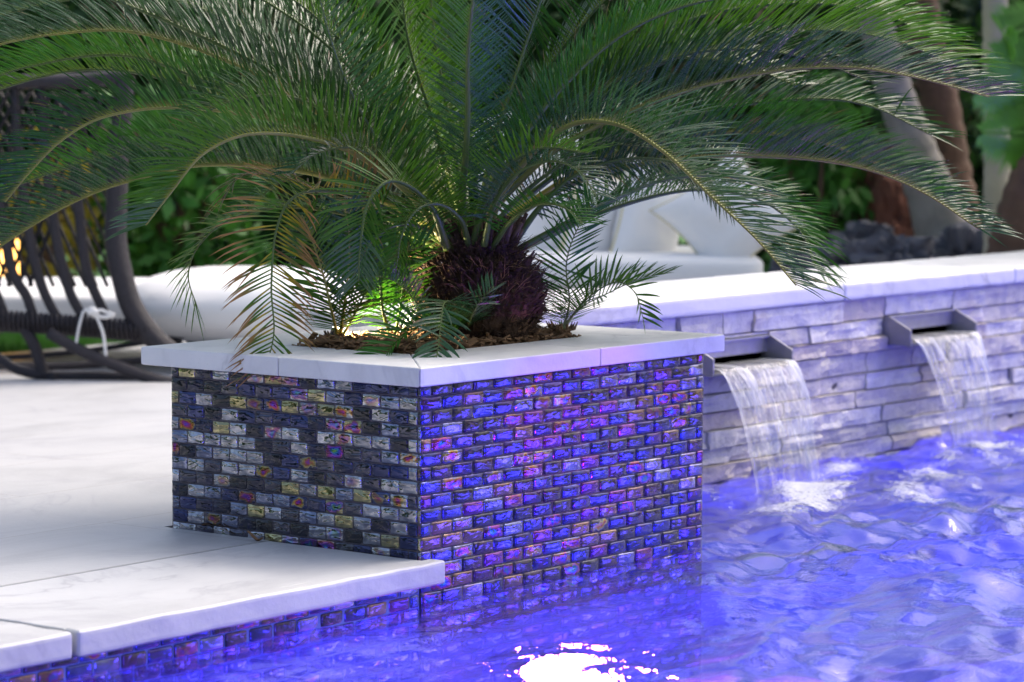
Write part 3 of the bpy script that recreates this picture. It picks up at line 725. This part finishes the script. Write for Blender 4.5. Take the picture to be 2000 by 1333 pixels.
# suckers: small cycads of their own
def sucker(loc, label, fr, base_r=.018):
    e = empty('cycad_sucker', tuple(loc), label, 'small cycad', 'cycad suckers sprouting in the planter')
    mb = MB()
    for i in range(40):
        a = i*gold; r = base_r*math.sqrt(i/40); b = np.array(loc)+np.array([r*math.cos(a), r*math.sin(a), -.015]); d = np.array([math.cos(a)*.5, math.sin(a)*.5, 1.]); d /= np.linalg.norm(d)
        tube(mb, [b, b+d*.02, b+d*random.uniform(.025, .045)], [.006, .004, .001], 5, 0)
    mb.build('stem_base', M_trunk, e, True)
    for kw, pts in fr:
        pts = [S(u, v, d) for u, v, d in pts]; frond(e, [np.array(loc)]+pts, **kw)
z0 = .468
s1 = on(1098, 648, 2, z0); d1 = 6.42
sucker(s1, 'young cycad shoot on the right rim side with one upright frond and two arching right', [
  (dict(Lmax=.10, V=18, spacing=.0105, wid=.006, r0=.0045, bare=.12, fwd=50, hdir=(-.6, -.6, 0), curl=.3, base_len=.4), [(1112, 590, d1), (1106, 520, d1-.02), (1122, 460, d1-.05), (1160, 395, d1-.09)]),
  (dict(Lmax=.085, V=48, spacing=.0105, wid=.006, r0=.0045, bare=.16, fwd=52), [(1140, 590, d1-.02), (1200, 552, d1-.05), (1240, 572, d1-.08), (1258, 630, d1-.1)]),
  (dict(Lmax=.08, V=30, spacing=.0105, wid=.0055, r0=.004, bare=.3, fwd=40), [(1130, 605, d1), (1190, 572, d1+.03), (1250, 545, d1+.05), (1300, 535, d1+.06)])])
s2 = on(905, 664, 2, z0); d2 = 6.12
sucker(s2, 'small cycad shoot in front of the trunk whose fronds droop over the front rim', [
  (dict(Lmax=.085, V=12, spacing=.0088, wid=.007, r0=.0045, bare=.2, fwd=58, curl=.5, twist=0, hdir=(-.7, -.7, 0), droop=.4), [(890, 600, d2), (868, 592, d2-.08), (860, 640, d2-.13), (852, 700, d2-.16), (836, 735, d2-.18)]),
  (dict(Lmax=.09, V=40, spacing=.0085, wid=.007, r0=.004, bare=.25, fwd=55, curl=.4), [(850, 640, d2-.02), (800, 645, d2-.05), (755, 690, d2-.09), (722, 722, d2-.1)]),
  (dict(Lmax=.07, V=30, spacing=.0095, wid=.006, r0=.0035, bare=.3, fwd=48, curl=.4), [(925, 610, d2-.01), (945, 580, d2-.03), (965, 560, d2-.05)])])
s3 = on(768, 668, 2, z0)
sucker(s3, 'small cycad shoot lit from behind left of the trunk with short upright stems', [
  (dict(Lmax=.085, V=10, spacing=.010, wid=.0065, r0=.0055, bare=.15, fwd=52, hdir=(-.6, -.6, 0)), [(782, 600, 6.32), (790, 540, 6.30), (800, 470, 6.28), (815, 410, 6.26)]),
  (dict(Lmax=.08, V=10, spacing=.010, wid=.0065, r0=.0055, bare=.15, fwd=52, hdir=(-.6, -.6, 0)), [(748, 610, 6.3), (742, 545, 6.28), (730, 480, 6.25), (712, 430, 6.2)]),
  (dict(Lmax=.05, V=60, spacing=.008, wid=.006, r0=.004, bare=.1, fwd=70, curl=.2), [(815, 610, 6.28), (800, 575, 6.25), (760, 545, 6.2), (705, 540, 6.16)])])
s4 = on(662, 668, 2, z0)
sucker(s4, 'tallest young cycad shoot beside the garden spotlight at the left of the planter', [
  (dict(Lmax=.10, V=12, spacing=.0095, wid=.0065, r0=.0055, bare=.15, fwd=52, hdir=(-.6, -.6, 0), rmat=1), [(648, 610, 6.24), (632, 540, 6.22), (610, 470, 6.2), (590, 420, 6.16)]),
  (dict(Lmax=.10, V=12, spacing=.0095, wid=.0065, r0=.0055, bare=.15, fwd=52, hdir=(-.6, -.6, 0), rmat=1), [(672, 600, 6.26), (680, 530, 6.24), (682, 460, 6.22), (672, 400, 6.2)]),
  (dict(Lmax=.10, V=25, spacing=.0095, wid=.0065, r0=.0045, bare=.2, fwd=50, hdir=(-.6, -.6, 0)), [(700, 600, 6.28), (730, 540, 6.27), (770, 500, 6.26), (830, 480, 6.25)])])

# ================================================================= FURNITURE
def mesh_pillow(name, ctr, ux, uy, w, h, th, mat, parent, n=28, pinch=.17, trim=None):
    ux = np.array(ux, float); ux /= np.linalg.norm(ux); uy = np.array(uy, float); uy -= ux*np.dot(ux, uy); uy /= np.linalg.norm(uy); un = np.cross(ux, uy)
    mb = MB()
    for sg in (-1, 1):
        v = []
        for i in range(n):
            for j in range(n):
                a = -1+2*i/(n-1); b = -1+2*j/(n-1)
                k = ((1-a*a)*(1-b*b)); q = 1-pinch*(1-a*a)*(b*b)*1.; q2 = 1-pinch*(1-b*b)*(a*a)
                z = th*.5*k**.55*(1+.16*mnoise.noise(Vector((a*2.3+ctr[0]*9, b*2.3, sg))))
                v.append(np.array(ctr)+ux*a*w/2*q2+uy*b*h/2*q+un*sg*z)
        mb.add(v, grid_faces(n, n) if sg > 0 else [f[::-1] for f in grid_faces(n, n)])
    o = mb.build(name, mat, parent, True)
    if trim:
        mb = MB(); e = []
        for i in range(40):
            t = i/10; s = int(t); f = t-s; a, b = [(-1+2*f, -1), (1, -1+2*f), (1-2*f, 1), (-1, 1-2*f)][s]
            q = 1-pinch*(1-a*a)*(b*b); q2 = 1-pinch*(1-b*b)*(a*a); e.append(np.array(ctr)+ux*a*w/2*q2+uy*b*h/2*q)
        e.append(e[0]); tube(mb, e, trim, 6); p = mb.build('piping', M_fabric_y, o if parent is None else parent, True)
        if parent is None: p.matrix_parent_inverse = Matrix()
    return o
cr = RM @ np.array([1., 0, 0]); cr[2] = 0; cr /= np.linalg.norm(cr)      # "to the right" of the view, level
cf = np.cross(ez, cr)                                               # level, away from the camera
def ss(v, z): return np.sign(v)*abs(v)**z
def rounded_block(mb, ctr, ux, uy, w, d, h, e=.35, n=40, m=24, wob=.01):
    v = []
    for i in range(m):
        ph = -PI/2+PI*i/(m-1)
        for j in range(n):
            th = 2*PI*j/n
            x = ss(math.cos(ph), e)*ss(math.cos(th), e); y = ss(math.cos(ph), e)*ss(math.sin(th), e); z = ss(math.sin(ph), e*1.6)
            k = 1+wob*mnoise.noise(Vector((x*3, y*3, z*3+ctr[0])))
            v.append(np.array(ctr)+ux*x*w/2*k+uy*y*d/2*k+ez*z*h/2*k)
    mb.add(v, grid_faces(m, n, True))
# wicker lounge, left
DL = 9.4
lg = empty('wicker_lounge', tuple(S(150, 742, DL)), 'dark woven wicker lounge with curved slats and thick white cushions on the deck', 'lounge chair')
def TP(pts, dd=0): return [S(u, v, DL+dd) for u, v in pts]
mb = MB(); tube(mb, TP([(245, 150), (238, 230), (231, 290), (228, 400), (226, 470), (240, 545), (258, 600), (295, 655), (350, 700), (430, 735)]), [.03, .034, .036, .036, .034], 10, n=50); tube(mb, TP([(-160, 180), (-60, 165), (60, 160), (160, 158), (245, 150)]), .024, 8, n=20)
mb.build('side_post', M_rattan, lg, True)
for k, (x0, x1, x2, x3, x4) in enumerate([(-22, 11, 25, 52, 66), (28, 58, 74, 90, 112), (80, 110, 126, 140, 164), (135, 160, 171, 189, 210), (-75, -40, -25, -5, 12)]):
    mb = MB(); c = TP([(x0, 170), (x0+8, 300), (x1, 465), (x2, 535), (x3, 580), (x4, 622)]); tube(mb, c, [.010, .015, .017, .017, .015], 8, n=40)
    for q in range(3):                                              # binding strands twisted round the slat
        cc = spline(np.array(c), 70); hel = [p+.0145*(cr*math.cos(i*.5+q*2.1)+cf*math.sin(i*.5+q*2.1)) for i, p in enumerate(cc)]; tube(mb, hel, .0032, 4, cap=False)
    mb.build('slat', M_rattan, lg, True)
mb = MB()
for i in range(18):                                                 # crossing weave in the back
    x = -190+i*21
    if x < 30: tube(mb, [S(x, 180, DL+.03), S(x+100, 360, DL+.05), S(x+190, 560, DL+.03)], .0062, 4, n=12)
    elif x < 225: e_ = (225-x)/190; tube(mb, [S(x, 180, DL+.03), S(225, 180+380*e_, DL+.04)], .0045, 4)
    x = -130+i*21; tube(mb, [S(x, 180, DL+.02), S(x-95, 360, DL+.04), S(x-170, 560, DL+.02)], .0062, 4, n=12)
mb.build('weave', M_rattan, lg, True)
mb = MB(); tube(mb, TP([(-160, 618), (0, 622), (140, 630), (290, 646)]), .019, 8, n=20); tube(mb, TP([(-160, 636), (0, 640), (140, 648), (300, 662)], .02), .015, 8, n=20)
for i in range(46):
    x = -150+i*9.6; y = 620+(x/290)*22; tube(mb, [S(x, y-14, DL-.02), S(x+3, y+4, DL-.035), S(x+6, y+24, DL-.01)], .006, 4)
mb.build('seat_rail', M_rattan, lg, True)
mb = MB(); tube(mb, TP([(44, 638), (62, 665), (76, 700), (86, 738)]), .020, 8, n=16); mb.build('leg', M_rattan, lg, True)
mb = MB(); tube(mb, TP([(95, 650), (157, 685), (247, 722), (330, 748), (480, 770)], -.06), .019, 8, n=24); mb.build('leg', M_rattan, lg, True)
mb = MB(); tube(mb, TP([(-60, 660), (0, 702), (40, 724), (108, 735), (202, 736), (337, 748), (480, 765)]), .017, 8, n=30)
tube(mb, TP([(-60, 698), (0, 699), (135, 690), (270, 671), (400, 655)], .35), .010, 6, n=20); tube(mb, TP([(-60, 712), (100, 716), (260, 706), (400, 690)], .2), .014, 6, n=20)
mb.build('base_runner', M_rattan, lg, True)
mb = MB(); p = S(105, 742, DL); p[2] = DZ; box(mb, (-.022, -.022, 0), (.022, .022, .025), .004, M=Matrix.Translation(tuple(p))); mb.build('foot', M_rattan, lg)
mb = MB(); c = S(60, 585, DL+.75); rounded_block(mb, c, cr, cf, 1.05, .9, .115, .3); mb.build('seat_cushion', M_fabric, lg, True)
mb = MB(); c = S(480, 594, DL+.55); rounded_block(mb, c, cr, cf, .80, .80, .24, .62, wob=.03); mb.build('bolster_cushion', M_fabric, lg, True)
bb = S(500, 594, DL+.55); mb = MB(); rounded_block(mb, (bb[0], bb[1], .235), cr, cf, .66, .62, .09, .3); mb.build('seat_base', M_rattan, lg, True)
for sx in (-.24, .24):
    for sy in (-.22, .22):
        p = bb+cr*sx+cf*sy; mb = MB(); tube(mb, [(p[0], p[1], DZ), (p[0], p[1], .20)], .018, 8); mb.build('leg', M_rattan, lg, True)
mb = MB()
tube(mb, TP([(180, 612), (165, 606), (156, 632), (150, 662), (147, 690)], -.06), [.007, .008, .008, .009], 6, n=16, flat=.6)
tube(mb, TP([(180, 612), (192, 626), (202, 655), (206, 690), (207, 718)], -.06), [.007, .008, .008, .008], 6, n=16, flat=.6)
tube(mb, TP([(180, 612), (195, 606), (212, 612), (222, 615), (205, 620), (184, 616)], -.06), .008, 6, n=18, flat=.7)
tube(mb, TP([(172, 612), (180, 605), (188, 614)], -.07), .012, 6, n=8)
mb.build('cushion_tie', M_fabric, lg, True)
# white sofa with pillows, right
DS = 10.0
sf = empty('outdoor_sofa', tuple(S(1280, 585, DS+.4)), 'low white outdoor sofa behind the stone wall heaped with throw pillows', 'sofa')
def skewed(mb, pts_front, depth, zb):                                # slab whose front edge follows pixels
    v = []
    for (u, vv) in pts_front: v.append(S(u, vv, DS))
    return v
mb = MB(); c = S(1235, 520, DS+.45); rounded_block(mb, c, cr, cf, .88, .85, .115, .28, n=60); o_ = mb.build('seat_cushion', M_fabric, sf, True)
mb = MB(); c = S(1020, 560, DS+.7); rounded_block(mb, c, cr, cf, .75, .9, .17, .3); mb.build('seat_cushion', M_fabric, sf, True)
mb = MB(); c = S(1200, 600, DS+.5); box(mb, (-.46, -.38, -.1), (.46, .38, .02), .02, M=Matrix.Translation(tuple(c)) @ Matrix(((cr[0], cf[0], 0, 0), (cr[1], cf[1], 0, 0), (0, 0, 1, 0), (0, 0, 0, 1)))); mb.build('sofa_base', M_rattan, sf)
for sx in (-.40, .40):
    for sy in (-.32, .32):
        p = c+cr*sx+cf*sy; mb = MB(); box(mb, (p[0]-.02, p[1]-.02, DZ), (p[0]+.02, p[1]+.02, c[2]-.1), .003); mb.build('leg', M_rattan, sf)
p = S(1040, 330, DS+1.05); mesh_pillow('back_cushion', p, cr+ez*.12, ez+cf*.25, .42, .46, .20, M_fabric, sf, pinch=.03)
def pil(u, v, dd, rot, w, h, th, lean, label, trim=None, yaw=0):
    c = S(u, v, DS+dd); a = math.radians(rot)
    fx = cr*math.cos(yaw)+cf*math.sin(yaw)
    X = fx*math.cos(a)+ez*math.sin(a); Y = ez*math.cos(a)-fx*math.sin(a)+cf*lean
    o = mesh_pillow('throw_pillow', c, X, Y, w, h, th, M_fabric, None, trim=trim); tag(o, label, 'pillow', 'white throw pillows on the sofa'); return o
pil(1085, 430, .55, -14, .36, .42, .16, .3, 'white throw pillow with yellowed edge piping, leftmost beside the cycad trunk', .009, .5)
pil(1160, 425, .42, -24, .26, .40, .15, .3, 'narrow white pillow with a yellowish lower corner between its neighbours', .010, .7)
pil(1268, 430, .40, -22, .30, .42, .17, .3, 'white pillow leaning left behind the big diamond shaped one', .005, .6)
pil(1420, 425, .2, 38, .38, .38, .20, .4, 'plump white pillow standing on its corner at the right end of the sofa', .004, .15)

# ================================================================= BACKGROUND
def leaves(mb, ctr, rad, n, size, shell=.5, flat=.6, mi=0, clump=12):
    ctr = np.array(ctr); rad = np.array(rad)
    for c in range(max(1, n//clump)):
        d = rng.normal(size=3); d /= np.linalg.norm(d); r = shell+(1-shell)*rng.random()**.6
        cc = ctr+d*rad*r*(1+.18*mnoise.noise(Vector(d*3)+Vector(ctr)))
        k = rng.uniform(.65, 1.3)
        for q in range(clump):
            p = cc+rng.normal(size=3)*size*1.4; a = rng.normal(size=3); a /= np.linalg.norm(a); b = np.cross(a, rng.normal(size=3)); b /= np.linalg.norm(b)
            s = size*rng.uniform(.6, 1.3); mb.add([p-a*s, p+b*s*.42, p+a*s, p-b*s*.42], [(0, 1, 2, 3)], mi)
def shrub(u, v, d, w, h, mat, label, cat='shrub', n=2600, size=.05, name='shrub', group=None, dep=None):
    b = S(u, v, d); b[2] = DZ-.035
    e = empty(name, tuple(b), label, cat, group)
    mb = MB(); leaves(mb, b+ez*h*.52, (w/2, (dep or w)/2, h*.5), n, size); mb.build('foliage', mat, e)
    mb = MB()
    for i in range(5):
        a = i*1.3; tube(mb, [b+np.array([.05*math.cos(a), .05*math.sin(a), 0]), b+np.array([.12*w*math.cos(a), .12*w*math.sin(a), h*.35]), b+np.array([.3*w*math.cos(a), .3*w*math.sin(a), h*.75])], [.03, .02, .008], 6)
    mb.build('stem', M_brownb, e, True); return e
G = 'tall shrubs of the dark hedge behind the deck'
hl = ['dark hedge shrub farthest left behind the wicker lounge', 'dark hedge shrub just right of the lounge back post', 'dark hedge shrub behind the left half of the cycad', 'dark hedge shrub directly behind the cycad trunk', 'dark hedge shrub behind the sofa pillows', 'dark hedge shrub at the right end of the sofa', 'dark hedge shrub behind the leaning grey palm trunk', 'dark hedge shrub at the right edge of the view']
for i, u in enumerate([-60, 260, 580, 880, 1180, 1480, 1780, 2060]):
    shrub(u, 640, 13.6+.5*(i % 2), 1.35, 1.72+.14*(i % 3), M_bushd, hl[i], group=G, n=4600, size=.055, name='hedge_shrub')
shrub(355, 660, 12.0, .62, 1.05, M_bushl, 'bright green shrub glimpsed below the arching left fronds', n=1300, size=.05)
shrub(1590, 640, 11.9, .42, .95, M_bushl, 'bright green bamboo-like shrub beside the right end of the sofa', n=900, size=.05)
shrub(60, 650, 11.9, .55, .72, M_yleaf, 'yellow-green shrub behind the wicker lounge, warm lamp glow painted into its leaves', n=700, size=.045)
# rocks
def rock(u, v, d, sx, sy, sz, mat, label, seed, zb=None):
    c = S(u, v, d); bm = bmesh.new(); bmesh.ops.create_icosphere(bm, subdivisions=4, radius=1)
    for q in bm.verts:
        n_ = mnoise.noise(q.co*1.4+Vector((seed, 0, 0)))*.45+mnoise.noise(q.co*4+Vector((seed, 3, 0)))*.16+mnoise.noise(q.co*11+Vector((seed, 3, 0)))*.09-abs(mnoise.noise(q.co*2.6+Vector((seed, 9, 0))))*.5+.12*(mnoise.cell(q.co*2.2+Vector((seed, 3, 0)))-.5)
        k = 1+n_; q.co = Vector((q.co.x*sx*k, q.co.y*sy*k, q.co.z*sz*k))+Vector(tuple(c))
    mb = MB(); add_bm(mb, bm); o = mb.build('boulder', mat, None, False); return tag(o, label, 'boulder')
rock(1745, 512, 10.6, .15, .17, .13, M_rock, 'dark lava boulder with the flattest top, at the foot of the leaning grey palm', 2)
rock(1655, 520, 10.8, .15, .17, .12, M_rock, 'dark lava boulder lying between the sofa end and the leaning palm', 14)
rock(1590, 545, 11.0, .17, .2, .12, M_rock, 'low dark boulder tucked behind the right end of the sofa', 5)
rock(1700, 485, 11.2, .13, .15, .10, M_rock, 'dark boulder perched behind and between two lower ones', 21)
rock(1885, 512, 11.3, .16, .2, .15, M_rock, 'bluish dark boulder between the two right palm trunks', 8)
rock(1735, 440, 11.9, .17, .2, .34, M_redrock, 'rust red boulder behind the leaning grey trunk', 11)
def palm_trunk(name, P, r, mat, label, rings=True, extra=None):
    b = np.array(P[0]); e = empty(name, tuple(b), label, 'palm')
    c = spline(np.array(P), 120); rr = np.interp(np.linspace(0, 1, 120), np.linspace(0, 1, len(r)), r)
    if rings: rr = rr*(1+.03*np.sin(np.arange(120)*1.6)+.02*rng.normal(size=120))
    mb = MB(); tube(mb, c, rr, 16); mb.build('trunk', mat, e, True); return e, c
def palm_crown(e, top, n, L, mat, seed, up=.5, nl=26, w=.03):
    r_ = random.Random(seed)
    for i in range(n):
        a = i*2*PI/n+r_.uniform(-.3, .3); h = np.array([math.cos(a), math.sin(a), 0]); uu = up*r_.uniform(.5, 1.3)
        P = [top, top+h*L*.35+ez*L*uu*.5, top+h*L*.7+ez*L*uu*.45, top+h*L+ez*L*(uu*.2-.25)]
        c = spline(np.array(P), 40); mb = MB(); tube(mb, c, [.014, .010, .004], 6, 0)
        T = np.gradient(c, axis=0); T /= np.linalg.norm(T, axis=1)[:, None]; B = np.cross(h, ez)
        for k in range(nl):
            j = int(6+k*(33/nl)); p = c[j]
            for sd in (-1, 1):
                d = T[j]*.55+B*sd*.8+ez*.1; d /= np.linalg.norm(d); l = L*.34*math.sin(PI*(.15+.8*k/nl)); wx = np.cross(d, ez); wx /= np.linalg.norm(wx)
                mb.add([p, p+d*l*.4+wx*w/2, p+d*l-ez*l*.2, p+d*l*.4-wx*w/2], [(0, 1, 2, 3)], 0)
        mb.build('frond', mat, e)
e, c = palm_trunk('palm_tree', [S(1880, 560, 11.6), S(1850, 470, 11.6), S(1800, 330, 11.6), S(1745, 170, 11.6), S(1705, 20, 11.6), S(1670, -160, 11.7), S(1640, -420, 11.8)], [.15, .10, .075, .065, .06, .06, .055], M_greyb, 'leaning grey palm trunk rising from the rocks at right')
palm_crown(e, c[-1], 11, 1.3, M_palm, 3)
e, c = palm_trunk('palm_tree', [S(1870, 560, 12.3), S(1862, 400, 12.3), S(1835, 200, 12.3), S(1800, 20, 12.3), S(1780, -300, 12.4), S(1770, -520, 12.4)], [.13, .09, .075, .07, .065, .06], M_brownb, 'reddish brown shaggy palm trunk behind the grey leaning one')
palm_crown(e, c[-1], 10, 1.2, M_palm, 5)
e, c = palm_trunk('palm_tree', [S(1950, 560, 10.9), S(1948, 350, 10.9), S(1945, 120, 10.9), S(1942, -100, 10.9), S(1940, -380, 10.9)], [.055, .05, .047, .045, .04], M_tanb, 'slender pale ringed palm stem near the right edge with low bright leaves')
palm_crown(e, c[-1], 9, 1.0, M_palm, 7)
for (u, v, du, dv) in [(1960, 60, 110, 60), (1975, 160, -110, 40), (1990, 250, -120, 20), (2010, 120, -120, -40)]:
    top = S(2080, v-20, 10.6); mb = MB(); P = [top, S(u+40, v, 10.5), S(u, v+10, 10.45), S(u+du-90 if du > 0 else u+du*.6, v+dv*.5, 10.4)]
    c = spline(np.array(P), 30); tube(mb, c, [.012, .004], 6); T = np.gradient(c, axis=0); T /= np.linalg.norm(T, axis=1)[:, None]
    for k in np.arange(2, 29, .5):
        k_ = k; k = int(k)
        for sd in (-1, 1):
            d = T[k]*.5+ez*sd*.75+cf*.2; d /= np.linalg.norm(d); l = .16*math.sin(PI*(.2+.75*k/30)); wx = T[k]; q0 = c[k]+T[k]*(k_-k)*.02; l *= random.uniform(.8, 1.1)
            mb.add([q0, q0+d*l*.45+wx*.008, q0+d*l-ez*l*.2, q0+d*l*.45-wx*.008], [(0, 1, 2, 3)])
    mb.build('low_frond', M_palm, e)
e, c = palm_trunk('palm_tree', [S(1985, 600, 10.4), S(1990, 480, 10.4), S(2010, 380, 10.4), S(2060, 260, 10.4), S(2100, 0, 10.4), S(2120, -300, 10.4)], [.13, .095, .07, .06, .06, .05], M_brownb, 'dark brown curving palm base at the lower right behind the wall')
palm_crown(e, c[-1], 9, 1.0, M_palm, 9)
# garden lamp glowing behind the lounge
lp = S(-2, 520, 11.0); gl = empty('garden_lantern', (lp[0], lp[1], DZ), 'glowing amber garden lantern behind the wicker lounge at the left edge', 'lantern')
mb = MB(); tube(mb, [(lp[0], lp[1], DZ), (lp[0], lp[1], lp[2]-.09)], .012, 8); box(mb, (lp[0]-.05, lp[1]-.05, lp[2]-.10), (lp[0]+.05, lp[1]+.05, lp[2]-.085), .003); mb.build('post', M_rattan, gl)
mb = MB(); box(mb, (lp[0]-.055, lp[1]-.055, lp[2]-.084), (lp[0]+.055, lp[1]+.055, lp[2]+.10), .012); mb.build('glass_globe', emis('amber_glow', (1, .50, .12), 6.), gl)
mb = MB(); box(mb, (lp[0]-.055, lp[1]-.055, lp[2]+.101), (lp[0]+.055, lp[1]+.055, lp[2]+.12), .006); mb.build('cap', M_rattan, gl)
# unseen hedge added left of the deck to darken the planter tiles' reflections
hd = empty('dark_reflection_hedge', (-2.2, 2.6, DZ), 'unseen low hedge added left of the deck as a dark reflection', 'hedge')
mb = MB()
for i in range(7): leaves(mb, (-2.6-.15*i, 1.5+.45*i, .42), (.42, .42, .38), 2200, .03, .6)
mb.build('foliage', M_bushd, hd)
mb = MB()
for i in range(7):
    mb = MB(); tube(mb, [(-2.6-.15*i, 1.5+.45*i, DZ), (-2.6-.15*i, 1.52+.45*i, .5)], [.03, .01], 6); mb.build('stem', M_brownb, hd)
# grass blades on the visible strip of lawn
mb = MB()
for i in range(9000):
    u = random.uniform(-60, 330); p = on(u, random.uniform(640, 705), 2, DZ-.03)
    if p[1] < 4.07: continue
    h = random.uniform(.03, .075); a = random.uniform(0, PI); w = .003; d = np.array([math.cos(a), math.sin(a), 0]); l = np.array([random.gauss(0, .02), random.gauss(0, .02), 0])
    mb.add([p-d*w, p+d*w, p+l+ez*h], [(0, 1, 2)])
tag(mb.build('grass', M_blade), kind='stuff')

# ================================================================= LIGHTS
def area(name, loc, aim, size, power, col, sy=None, spread=None):
    l = bpy.data.lights.new(name, 'AREA'); l.size = size; l.energy = power; l.color = col
    if sy: l.shape = 'RECTANGLE'; l.size_y = sy
    if spread: l.spread = math.radians(spread)
    o = bpy.data.objects.new(name, l); COL.objects.link(o); o.location = loc
    o.rotation_euler = (Vector(aim)-Vector(loc)).to_track_quat('-Z', 'Y').to_euler(); return o
BL = (.10, .07, 1.)
area('pool_light_a', (0.2, -3.05, -.45), (.6, 0, -.6), 1.6, 125, BL, .5)
area('pool_light_b', (3.6, -3.05, -.45), (3.4, 0, -.5), 2.4, 200, BL, .5)
area('pool_light_c', (-3.6, -1.6, -.5), (0, -1.2, -.6), 1.2, 40, BL, .5)
# wall niche light under the planter, its glare seen through the water
nl = (.42, -.035, -.84)
e = empty('pool_lamp', nl, 'round underwater lamp shining pinkish white through the water in front of the planter', 'pool lamp')
mb = MB(); th = np.linspace(0, 2*PI, 33)[:-1]
mb.add([(nl[0]+.085*math.cos(a), nl[1], nl[2]+.085*math.sin(a)) for a in th], [tuple(range(32))]); mb.build('lens', emis('lamp_lens', (1., .42, .85), 8.), e)
mb = MB(); tube(mb, [(nl[0]+.095*math.cos(a), nl[1]+.004, nl[2]+.095*math.sin(a)) for a in np.linspace(0, 2*PI, 34)], .012, 8, cap=False)
tube(mb, [(nl[0], nl[1]+.045, nl[2]), (nl[0], nl[1]+.006, nl[2])], .095, 24); mb.build('housing', M_steel, e, True)
area('pool_lamp_light', (nl[0], nl[1]-.01, nl[2]), (nl[0], -3, nl[2]+.3), .15, 42, (.9, .16, .8))
# violet spot added across the water to tint the planter's upper tiles
def spot(name, loc, aim, power, col, ang, blend=.6, r=.04):
    l = bpy.data.lights.new(name, 'SPOT'); l.energy = power; l.color = col; l.spot_size = math.radians(ang); l.spot_blend = blend; l.shadow_soft_size = r
    o = bpy.data.objects.new(name, l); COL.objects.link(o); o.location = loc
    o.rotation_euler = (Vector(aim)-Vector(loc)).to_track_quat('-Z', 'Y').to_euler(); return o
spot('violet_fill_spot', (1.4, -2.9, -.30), (.48, 0, .36), 480, (.85, .03, .80), 11, 1.)
# garden spotlight inside the planter
gp = on(655, 655, 2, .484)
e = empty('garden_spotlight', tuple(gp), 'small black garden spotlight glowing warm white in the mulch at the left of the planter', 'spotlight')
mb = MB(); tube(mb, [gp-ez*.02-ex*.016, gp+ez*.008+ex*.005], [.010, .013], 14); mb.build('body', M_rattan, e, True)
mb = MB(); c = gp+ez*.009+ex*.0055; d = np.array([.63, 0, .77]); a = np.cross(d, ey); mb.add([c+d*.004+.0115*(a*math.cos(t)+ey*math.sin(t)) for t in th], [tuple(range(32))]); mb.build('lens', emis('warm_lens', (1., .86, .5), 30.), e)
spot('garden_spotlight_beam', tuple(gp+ez*.03+ex*.012), (.58, .30, .47), 15, (1., .80, .50), 150, .5, .012)

sun = bpy.data.lights.new('sun', 'SUN'); sun.energy = .9; sun.angle = math.radians(12); sun.color = (1, .975, .95)
so = bpy.data.objects.new('sun', sun); COL.objects.link(so)
EL, AZ = math.radians(52), math.radians(104)                       # from behind-left of the camera
sd = Vector((math.sin(AZ)*math.cos(EL), math.cos(AZ)*math.cos(EL), math.sin(EL)))
so.rotation_euler = sd.to_track_quat('Z', 'Y').to_euler()
w = bpy.data.worlds.new('World'); scn.world = w; w.use_nodes = True; nt = w.node_tree
sky = nt.nodes.new('ShaderNodeTexSky'); sky.sky_type = 'NISHITA'; sky.sun_disc = False; sky.sun_elevation = EL; sky.sun_rotation = AZ; sky.air_density = 1.; sky.dust_density = 7.; sky.ozone_density = 1.5
bg = nt.nodes['Background']; nt.links.new(sky.outputs[0], bg.inputs[0]); bg.inputs[1].default_value = .22

# ================================================================= CAMERA
cam = bpy.data.cameras.new('camera'); co = bpy.data.objects.new('camera', cam); COL.objects.link(co)
cam.sensor_width = 36; cam.lens = F*36/2000; cam.clip_end = 300; cam.clip_start = .05
M = Matrix([[*RM[0], C[0]], [*RM[1], C[1]], [*RM[2], C[2]], [0, 0, 0, 1]]); co.matrix_world = M
cam.dof.use_dof = True; cam.dof.focus_distance = 6.05; cam.dof.aperture_fstop = 4.5
scn.camera = co
scn.view_settings.view_transform = 'Standard'; scn.view_settings.look = 'None'; scn.view_settings.exposure = .24; scn.view_settings.gamma = 1
scn.render.engine = 'CYCLES'; cy = scn.cycles
cy.use_denoising = True; cy.max_bounces = 10; cy.transparent_max_bounces = 24; cy.caustics_reflective = False; cy.caustics_refractive = False
cy.sample_clamp_indirect = 6
